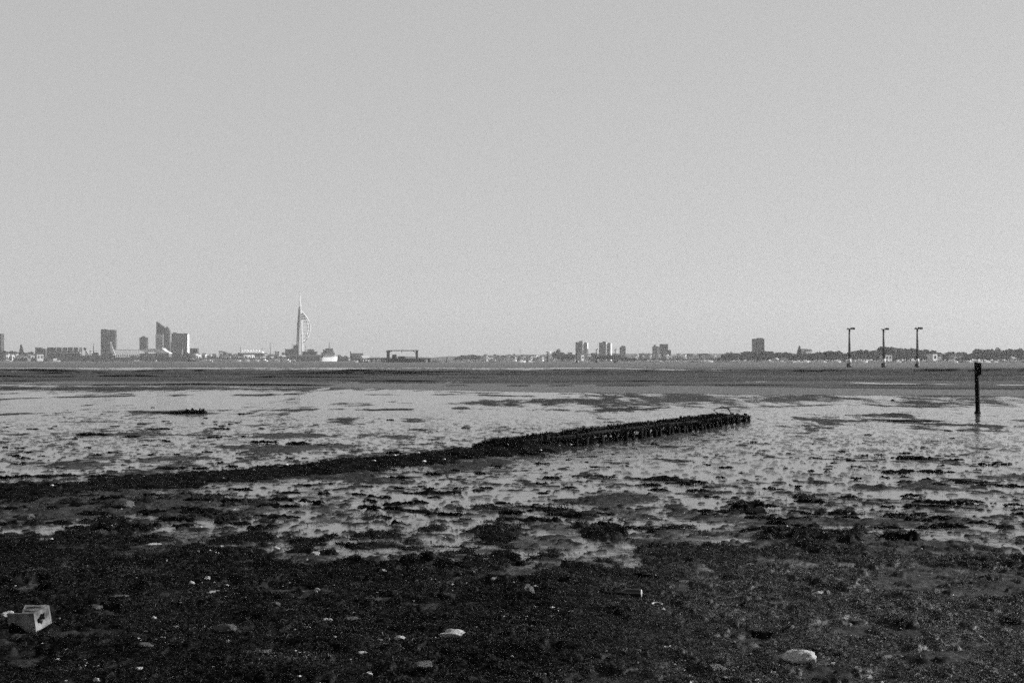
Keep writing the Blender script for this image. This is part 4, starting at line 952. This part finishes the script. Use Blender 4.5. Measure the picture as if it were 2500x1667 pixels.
def build_jetty():
    D = 1600; s = D / F
    X0 = wx(980, D)
    def x(px): return wx(px, D) - X0
    def z(py): return wz(py, D)
    root = thing("jetty", "long dark jetty on piles standing in the water", "jetty", (X0, D, 0))
    m = MB(); m.box(x(895), x(932), 0, 8, z(877.2), z(875)); m.box(x(932), x(1034), -3, 14, z(877.2), z(874.6)); m.box(x(1034), x(1052), 0, 8, z(877.2), z(875)); m.build("deck", M['dark_steel'], root)
    m = MB(); m.box(x(942), x(1028), 2, 10, -.3, z(877.3)); m.build("fender_wall", M['dark_steel'], root)
    m = MB(); m.box(x(870), x(897), 2, 6, -.3, z(882.5)); m.box(x(1050), x(1073), 2, 6, -.3, z(883)); m.build("landing_stage", M['dark_steel'], root)
    r7 = random.Random(2)
    for px in (878, 884, 890, 896, 906, 917, 931, 935, 939, 1030, 1034, 1037, 1046, 1049, 1057, 1062):
        m = MB(); m.tube([(x(px), 3, -.6), (x(px), 3, z(875.5 + r7.uniform(-1, 1)))], r7.uniform(.45, .8), 8); m.build("pile", M['dark_steel'], root)
    for px in (936, 1033): m = MB(); m.box(x(px) - .8, x(px) + .8, -3.3, -3.02, .1, z(877.5)); m.build("pale_ladder", M['concrete'], root)
    g = thing("gantry_crane", "portal gantry with two legs and a long beam on the jetty", "gantry", (X0, D, 0))
    zt = z(854.5); zd = z(874.5) + .02
    m = MB(); m.box(x(945), x(1021), 3, 5.5, zt - 1.0, zt); m.build("beam", M['dark_steel'], g)
    m = MB(); m.box(x(942), x(950), 2, 6.5, z(859.5), z(856.3)); m.build("end_cabin", M['dark_steel'], g)
    for px, w in ((947, 3.2), (1017, 2.4)):
        m = MB(); m.box(x(px) - w / 2, x(px) + w / 2, 3.1, 5.4, zd, zt - 1.02); m.build("leg", M['dark_steel'], g)
        m = MB(); dx = 1 if px < 980 else -1
        m.tube([(x(px) + dx * .6, 4.2, z(862)), (x(px) + dx * 4, 4.2, zt - .8)], .35, 6); m.build("brace", M['dark_steel'], g)
    m = MB(); m.box(x(1014), x(1020), 2.5, 6, z(866), z(863)); m.build("winch_box", M['dark_steel'], g)
    m = MB(); m.tube([(x(979.5), 4.2, zt - 1), (x(979.5), 4.2, z(862))], .22, 5); m.build("hoist_cable", M['dark_steel'], g)
    m = MB(); m.box(x(957), x(967), 2, 9, zd, z(866)); m.box(x(956.5), x(967.5), 1.6, 9.4, z(866) + .01, z(865.4)); tag(m.build("deck_cabin", M['wall_dark']), "dark cabin on the jetty under the left end of the gantry", "cabin").location = (X0, D, 0)
    o = thing("cargo_box", "long dark box on the jetty under the middle of the gantry", "container", (X0, D, 0))
    m = MB(); m.box(x(971.5), x(989), 2, 8, zd, z(870.2)); m.build("body", M['wall_dark'], o)
    m = MB(); m.box(x(971), x(989.5), 1.7, 8.3, z(870.2) + .01, z(869.6)); m.build("lid", M['dark_steel'], o)
    # channel beacons
    for px, yt, D2, lb in ((1090, 873, 1500, "thin dark channel beacon right of the jetty"), (1408, 855, 1250, "slim lamp beacon before the left twin block"), (1456, 852, 1250, "slim lamp beacon between the twin blocks"), (1502, 852, 1250, "slim lamp beacon right of the twin blocks")):
        b = thing("channel_beacon", lb, "beacon", (wx(px, D2), D2, 0))
        zt = wz(yt, D2); k = .35 if px < 1200 else .55
        m = MB(); m.tube([(0, 0, -.5), (0, 0, 2.2)], [k * 2.2, k * 2.0], 10); m.build("pile_cap", M['dark_steel'], b)
        m = MB(); m.tube([(0, 0, 2.2), (0, 0, zt - .6)], [k, k * .7], 8); m.build("pole", M['steel'], b)
        m = MB(); m.box(-1.2, 1.3, -.4, .4, zt - .6, zt - .3); m.build("platform", M['dark_steel'], b)
        m = MB(); m.tube([(.8, 0, zt - .3), (.8, 0, zt + .5)], .4, 8); m.build("lamp", M['dark_steel'], b)

def build_lamp_piles():
    src = None
    for px, yb, yt, lb in ((2073, 896, 799.5, "leftmost of three tall lamp piles standing in the shallows"), (2157, 896, 799.5, "middle of three tall lamp piles standing in the shallows"), (2239, 896, 799.5, "rightmost of three tall lamp piles standing in the shallows")):
        D = CAM_H * F / (yb - H0) ; s = D / F
        if src is None:
            src = thing("lamp_pile", lb, "lamp", (0, 0, 0), 0, "lamp piles in the shallows")
            z = lambda py: wz(py, D)
            m = MB(); m.tube([(0, 0, -.6), (0, 0, z(887))], [.85, .80], 16); m.build("pile_base", M['dark_steel'], src, smooth=True)
            m = MB(); m.tube([(.12, 0, z(887)), (.12, 0, z(876))], [.62, .58], 16); m.build("pale_sleeve", M['white'], src, smooth=True)
            m = MB(); m.tube([(.1, 0, z(876)), (.08, 0, z(840)), (.05, 0, z(803))], [.44, .38, .31], 12); m.build("column", M['steel'], src, smooth=True)
            m = MB(); m.box(-.45, .9, -.45, .45, z(869.4), z(868.6)); m.build("service_step", M['dark_steel'], src)
            m = MB(); m.box(-.75, .95, -.6, .6, z(804.4), z(802.2)); m.box(-.55, -.5, -.5, .5, z(802.6), z(800.5)); m.build("head_platform", M['dark_steel'], src)
            m = MB(); m.prism([(.6, z(803.6)), (1.8, z(805.0)), (1.95, z(799.8)), (.7, z(799.4))], -.55, .55); m.build("lamp_head", M['dark_steel'], src, bevel=.04)
            m = MB(); m.tube([(.30, 0, z(802.6)), (.34, 0, z(795))], [.06, .03], 5); m.build("aerial", M['dark_steel'], src)
            o = src
        else: o = copy_tree(src)
        o.location = (wx(px, D), D, 0); o["label"] = lb; o.rotation_euler = (0, math.radians({2073: .25, 2157: -.3, 2239: .1}[px]), {2073: .1, 2157: -.25, 2239: .3}[px]); o.scale = (1, 1, {2073: 1.0, 2157: .99, 2239: 1.008}[px])

def build_town():
    tower(-22, 2.6, 815, 3200, 20, "tower_block", "dark tower block cut off by the left edge of the photo")
    o = tower(246, 280, 806, 3350, 22, "tower_block", "broad dark tower block with stepped top and balconies behind the grey warship", balc=True, pent=False)
    z = wz(806, 3350); m = MB(); m.box(-16, -4, 2, 18, z + .92, wz(803.5, 3350)); m.build("roof_plant", M['wall_dark'], o)
    tower(340.5, 358.5, 824, 3500, 14, "tower_block", "small dark tower block between the broad block and the slanted tower")
    # tower with the slanted blade top
    D = 3420; s = D / F; X0 = wx(396, D)
    root = thing("slanted_tower", "slender tower with a blade like slanted top and pale lower balconies", "building", (X0, D, 0))
    def x(px): return (px - 396) * s
    def zz(py): return wz(py, D)
    m = MB(); m.prism([(x(381.5), .5), (x(405), .5), (x(405), zz(802)), (x(381.5), zz(785))], 0, 16); m.build("wall", M['wall_dark'], root)
    m = MB(); m.prism([(x(405.1), .5), (x(414), .5), (x(414), zz(809)), (x(411), zz(802)), (x(405.1), zz(796))], 3, 17); m.build("pale_wing", M['wall_mid'], root)
    m = MB(); m.box(x(381), x(399), -4, -.05, .5, zz(816.5)); m.build("lower_bay", M['wall_pale'], root)
    for i in range(12):
        a = 12 + i * 4.0; m = MB(); m.box(x(381.5), x(398.5), -4.3, -4.05, a, a + 1.9); m.build("window_strip", M['glass'], root)
        m = MB(); m.box(x(405.5), x(413.5), 2.7, 2.95, a, a + 1.5); m.build("window_strip", M['glass'], root)
    o = tower(419, 457, 815, 3300, 20, "slab_block", "broad slab block with sunlight on its right edge painted in white", side='white', pent=False)
    m = MB(); h = 19 * 3300 / F; m.box(-h - 3, -h - .05, 3, 16, .5, wz(834, 3300)); m.build("stair_tower", M['wall_dark'], o)
    m = MB(); m.box(-h + 2, -h + 9, 5, 15, wz(815, 3300) + .92, wz(811.5, 3300)); m.build("roof_plant", M['wall_dark'], o)
    # twin blocks
    for cx, yt, lb in ((1414, 835, "left of the twin tower blocks above the trees"), (1471.5, 836, "right of the twin tower blocks above the trees")):
        D = 2950; s = D / F; root = thing("twin_block", lb, "building", (wx(cx, D), D, 0), math.radians(-20))
        z1 = wz(yt, D)
        m = MB(); m.box(-8, 6, 0, 12, .5, z1); m.build("wall", M['wall_mid'], root)
        m = MB(); m.box(6.05, 7.6, 1, 11, .5, z1 - .5); m.build("sunlit_end_panel", M['white'], root)  # white ends paint in the sun on the blocks' right-hand sides
        m = MB(); m.box(8.5, 14, 6, 16, .5, z1 - .6); m.build("rear_wing", M['wall_mid'], root)
        m = MB(); m.box(14.05, 15.2, 7, 15, .5, z1 - 1); m.build("sunlit_end_panel", M['white'], root)
        m = MB(); m.box(-1, 5, 3, 9, z1 + .02, z1 + 2.4); m.build("roof_plant", M['wall_dark'], root)
        for i in range(1, 12):
            m = MB(); m.box(-7.5, 5.5, -.2, -.03, i * 3.2, i * 3.2 + 1.4); m.build("window_strip", M['wall_dark'], root)
    o = tower(1514, 1527, 848, 2900, 12, "tower_block", "pale short tower block behind the clump of trees right of the twin blocks", 'wall_mid', side='white')
    m = MB(); m.box(-2, 5.5, 2, 10, wz(848, 2900) + .95, wz(844.5, 2900)); m.build("upper_storey", M['wall_mid'], o)
    tower(1594, 1605, 846, 2900, 12, "tower_block", "narrow grey tower, left of a white slab in the cluster above the marina", 'wall_mid')
    tower(1605.8, 1611.8, 847, 2880, 10, "white_slab", "narrow white slab wedged between two towers above the marina", 'white', pent=False, win='wall_pale')
    o = tower(1612.5, 1631, 841, 2860, 14, "tower_block", "dark stepped tower on the right of the white slab above the marina", pent=False)
    m = MB(); h = 9.25 * 2860 / F; m.box(h + .05, h + 6, 1, 12, .5, wz(854, 2860)); m.build("side_wing", M['wall_dark'], o)
    o = tower(1840, 1866, 828, 2400, 18, "tower_block", "broad dark tower block with ragged roof above the wooded rise", 'wall_dark', pent=False, balc=False)
    z = wz(828, 2400); m = MB(); m.box(-2, 7, 3, 14, z + .92, wz(825, 2400)); m.build("roof_plant", M['wall_dark'], o)
    for k in range(5): m = MB(); m.box(-8 + 4 * k, -7 + 4 * k, -.9, -.15, 8, z - 1); m.build("rib", M['wall_mid'], o)
    # dockyard hall with pale bays
    D = 3100; s = D / F; X0 = wx(155, D); root = thing("dockyard_hall", "dark dockyard hall with pale upright frames between its bays", "building", (X0, D, 0))
    def x(px): return (px - 155) * s
    m = MB(); m.box(x(115), x(194), 0, 20, .5, wz(848, D)); m.build("wall", M['wall_dark'], root)
    for px in (137.5, 152, 165, 178.5, 192): m = MB(); m.box(x(px) - 1, x(px) + 1, -1.2, -.05, wz(858, D), wz(847, D)); m.build("frame", M['white'], root)
    m = MB(); m.box(x(128), x(200), -14, -1.3, .5, wz(862, D)); m.build("front_range", M['wall_dark'], root)
    m = MB(); m.box(x(126), x(199), -14.4, -1.6, wz(862, D) + .02, wz(860.3, D)); m.build("front_roof", M['roof_pale'], root)
    low_building(86, 100, 848, 3150, 12, "warehouse", "dark flat roofed warehouse left of the dockyard hall", 'wall_dark', 'wall_dark', False)
    low_building(100, 111, 851, 3140, 12, "warehouse", "low warehouse with a pale roof left of the dockyard hall", 'wall_dark', 'roof_pale', False)
    low_building(91, 106, 862, 2950, 10, "white_shed", "white shed before the dark warehouses", 'white', 'roof', yaw=.5)
    low_building(222, 243, 856, 3050, 12, "white_hall", "low white hall just left of the broad dark tower block", 'white', 'roof_pale', False, yaw=.5)
    o = low_building(276, 352, 853, 3000, 18, "arcaded_hall", "long white hall with rows of small arches", 'white', 'roof_pale', False, win=False, yaw=.35)
    for r_ in range(2):
        for i in range(14): m = MB(); m.box(-30 + 4.4 * i, -28 + 4.4 * i, -.14, -.02, 4 + 6 * r_, 7.5 + 6 * r_); m.build("arch", M['wall_dark'], o)
    # big white sloping canopy roof
    D = 2950; s = D / F; X0 = wx(375, D); root = thing("canopy_hall", "hall with a great white sloping canopy roof below the slanted tower", "building", (X0, D, 0))
    def x2(px): return (px - 375) * s
    m = MB(); m.box(x2(340), x2(412), 2, 24, .5, wz(863, D)); m.build("wall", M['wall_mid'], root)
    m = MB(); m.prism([(x2(338), wz(853, D)), (x2(396), wz(850, D)), (x2(405), wz(858, D)), (x2(413), wz(861, D)), (x2(413), wz(863, D)), (x2(350), wz(858, D))], -2, 26); m.build("canopy", M['white'], root)
    low_building(417, 444, 853, 3150, 12, "white_roofed_shed", "shed with a bright flat roof at the foot of the slab block", 'wall_mid', 'white', False)
    low_building(464, 482, 850, 3350, 14, "dark_block", "low dark block just right of the slab block", 'wall_dark', 'wall_dark', False)
    # tented roof
    D = 3150; X0 = wx(612, D); s = D / F; root = thing("tented_hall", "low hall under a scalloped white tented roof", "building", (X0, D, 0))
    m = MB(); m.box(-32 * s, 30 * s, 1, 22, .5, wz(862, D)); m.build("wall", M['wall_dark'], root)
    for i in range(8):
        m = MB(); a = -27 * s + i * 7 * s; bm = m.bm; b = [bm.verts.new(p) for p in ((a, 0, wz(861.5, D)), (a + 7 * s, 0, wz(861.5, D)), (a + 7 * s, 23, wz(861.5, D)), (a, 23, wz(861.5, D)))]; t = bm.verts.new((a + 3.5 * s, 11, wz(853, D)))
        for k in range(4): bm.faces.new((b[k], b[(k + 1) % 4], t))
        m.build("roof_peak", M['white'], root)
    for px, yt, lb in ((587, 843, "dark mast left of the tented hall"), (640, 847, "short dark mast at the right end of the tented hall"), (660, 836, "tall dark ship mast right of the tented hall"), (713, 838, "dark crane mast just left of the sail tower"), (746, 843, "thin mast just right of the sail tower"), (1270, 848, "hair thin lattice mast above the boatyard"), (228, 838, "dark spire left of the broad tower block")):
        D = 3000; r = thing("signal_mast", lb, "mast", (wx(px, D), D, 0)); z = wz(yt, D)
        m = MB(); m.tube([(0, 0, .3), (0, 0, z)], [.9 if px != 1270 else .35, .25], 6); m.build("pole", M['dark_steel'], r)
        m = MB(); m.tube([(-3, 0, z * .7), (3, 0, z * .7)], .25, 5); m.tube([(-2, 0, z * .84), (2, 0, z * .84)], .22, 5); m.build("cross_arm", M['dark_steel'], r)
    low_building(696, 722, 852, 3200, 20, "dark_warehouse", "dark blocky warehouse just left of the sail tower", 'wall_dark', 'wall_dark', False)
    o = low_building(716, 728, 842, 3180, 12, "lookout", "dark lookout building with a raised top at the foot of the sail tower", 'wall_dark', 'wall_dark', False)
    low_building(738, 772, 858, 3000, 20, "dark_fort", "low dark fort wall between the sail tower and the white ship", 'wall_dark', 'wall_dark', False)
    low_building(750, 766, 852, 3200, 14, "white_roofed_house", "house with a thin white roof behind the dark fort", 'wall_mid', 'white', False)
    low_building(700, 790, 866, 2900, 14, "dark_quay_shed", "long dark quay shed in front of the sail tower", 'wall_dark', 'roof', True, 3)
    low_building(855, 885, 862, 2800, 14, "gabled_house", "dark gabled house with a chimney stack right of the white ship", 'wall_mid', 'roof', True, 5)
    m = MB(); D = 2800; m.box(-13, -11.2, 5, 7, 8, wz(857, D)); o = m.build("chimney", M['wall_dark'], bpy.data.objects["gabled_house"])
    low_building(884, 903, 868, 2750, 10, "pale_house", "pale house at the landward end of the jetty", 'wall_pale', 'roof_pale', True, 4, yaw=.6)
    low_building(824, 850, 874.5, 2700, 8, "sea_wall_building", "low wall topped with white right of the white ship", 'wall_dark', 'white', False, win=False)
    # pontoon and quays
    for a, b, yt, D, lb, mt in ((520, 720, 878.2, 2380, "pale floating pontoon left of the sail tower", 'white'),):
        o = thing("pontoon", lb, "pontoon", (wx((a + b) / 2, D), D, 0)); h = (b - a) / 2 * D / F
        m = MB(); m.box(-h, h, 0, 4, .9, wz(yt, D)); m.build("deck", M[mt], o)
        m = MB(); m.box(-h, h, .3, 3.7, -.3, .88); m.build("float", M['dark_steel'], o)
    for a, b, yt, D, lb in ((-30, 260, 874.5, 2980, "dark stone quay wall below the dockyard halls"), (380, 470, 872, 2700, "dark stone quay wall below the slanted tower"), (470, 730, 874, 2880, "dark stone quay wall behind the pontoon"), (1560, 1760, 876.5, 2150, "low dark pier behind the yacht masts")):
        h = (b - a) / 2 * D / F; m = MB(); m.box(-h, h, 0, 6, -.5, wz(yt, D)); m.box(-h, h, -.4, 6.3, wz(yt, D) + .01, wz(yt, D) + .5)
        tag(m.build("quay_wall", M['quay']), lb, "wall").location = (wx((a + b) / 2, D), D, 0)
    # rows of small houses
    r8 = random.Random(15)
    rows = [(5, 84, 862, 868, 2990, 10, "small house among the trees at the far left of the shore"), (470, 590, 856, 868, 3150, 15, "small house of the row between the slab block and the tented hall"), (545, 700, 864, 871, 2950, 16, "small quayside house below the tented hall"),
            (640, 700, 857, 862, 3250, 4, "roof above the quay between the tented hall and the sail tower"), (1185, 1355, 864, 872, 2600, 26, "boatyard shed on the low shore left of the twin blocks"), (1368, 1455, 860, 868, 2400, 9, "low house at the foot of the twin blocks"), (1545, 1750, 862, 869, 2650, 34, "pale distant house behind the marina masts"),
            (1872, 1892, 849, 858, 1950, 2, "white house with chimneys right of the broad tower block"), (1955, 1985, 851, 853, 1850, 2, "house with a flat dark roof above the trees left of the lamp piles"), (2255, 2350, 861, 868, 1660, 5, "white house among the trees right of the third lamp pile"), (2140, 2200, 862, 866, 1660, 3, "low house with a pale roof line by the second lamp pile"), (2470, 2500, 868, 871, 1600, 2, "white house at the right edge under the trees"), (1895, 1925, 872, 874, 1700, 2, "small bright house at the water's edge below the round tree")]
    for a, b, y0, y1, D, n, lb in rows:
        for i in range(n):
            c = a + (b - a) * (i + .5) / n + r8.uniform(-2, 2); w = max(4, (b - a) / n * r8.uniform(.6, 1.15)); wl_ = 'white' if 'white' in lb or 'bright' in lb else r8.choice(['wall_pale', 'wall_mid', 'white', 'wall_pale'])
            low_building(c - w / 2, c + w / 2, r8.uniform(y0, y1), D + r8.uniform(-30, 30), 9, "house", lb, wl_, r8.choice(['roof', 'roof', 'roof_pale']), r8.random() < .75, r8.uniform(2, 3.2), lb.replace("house", "houses", 1) if n > 1 else None, yaw=r8.uniform(-.2, 1.0))
    # mushroom water tower
    D = 2500; o = thing("water_tower", "small pale topped water tower on the skyline left of the twin blocks", "tower", (wx(1337, D), D, 0))
    m = MB(); m.tube([(0, 0, .5), (0, 0, wz(862, D))], 1.6, 8); m.build("stem", M['wall_dark'], o)
    m = MB(); m.tube([(0, 0, wz(862, D)), (1, 0, wz(860.5, D)), (1, 0, wz(858, D))], [1.8, 5, 5], 12); m.build("tank", M['white'], o)

build_ground(); build_banks(); build_carpet(); build_bank_and_groyne(); build_marker_post(); build_clumps()
build_block(); build_stones()
build_town(); build_sail_tower(); build_ships(); build_jetty(); build_lamp_piles(); build_boats(); build_trees()
make_haze()
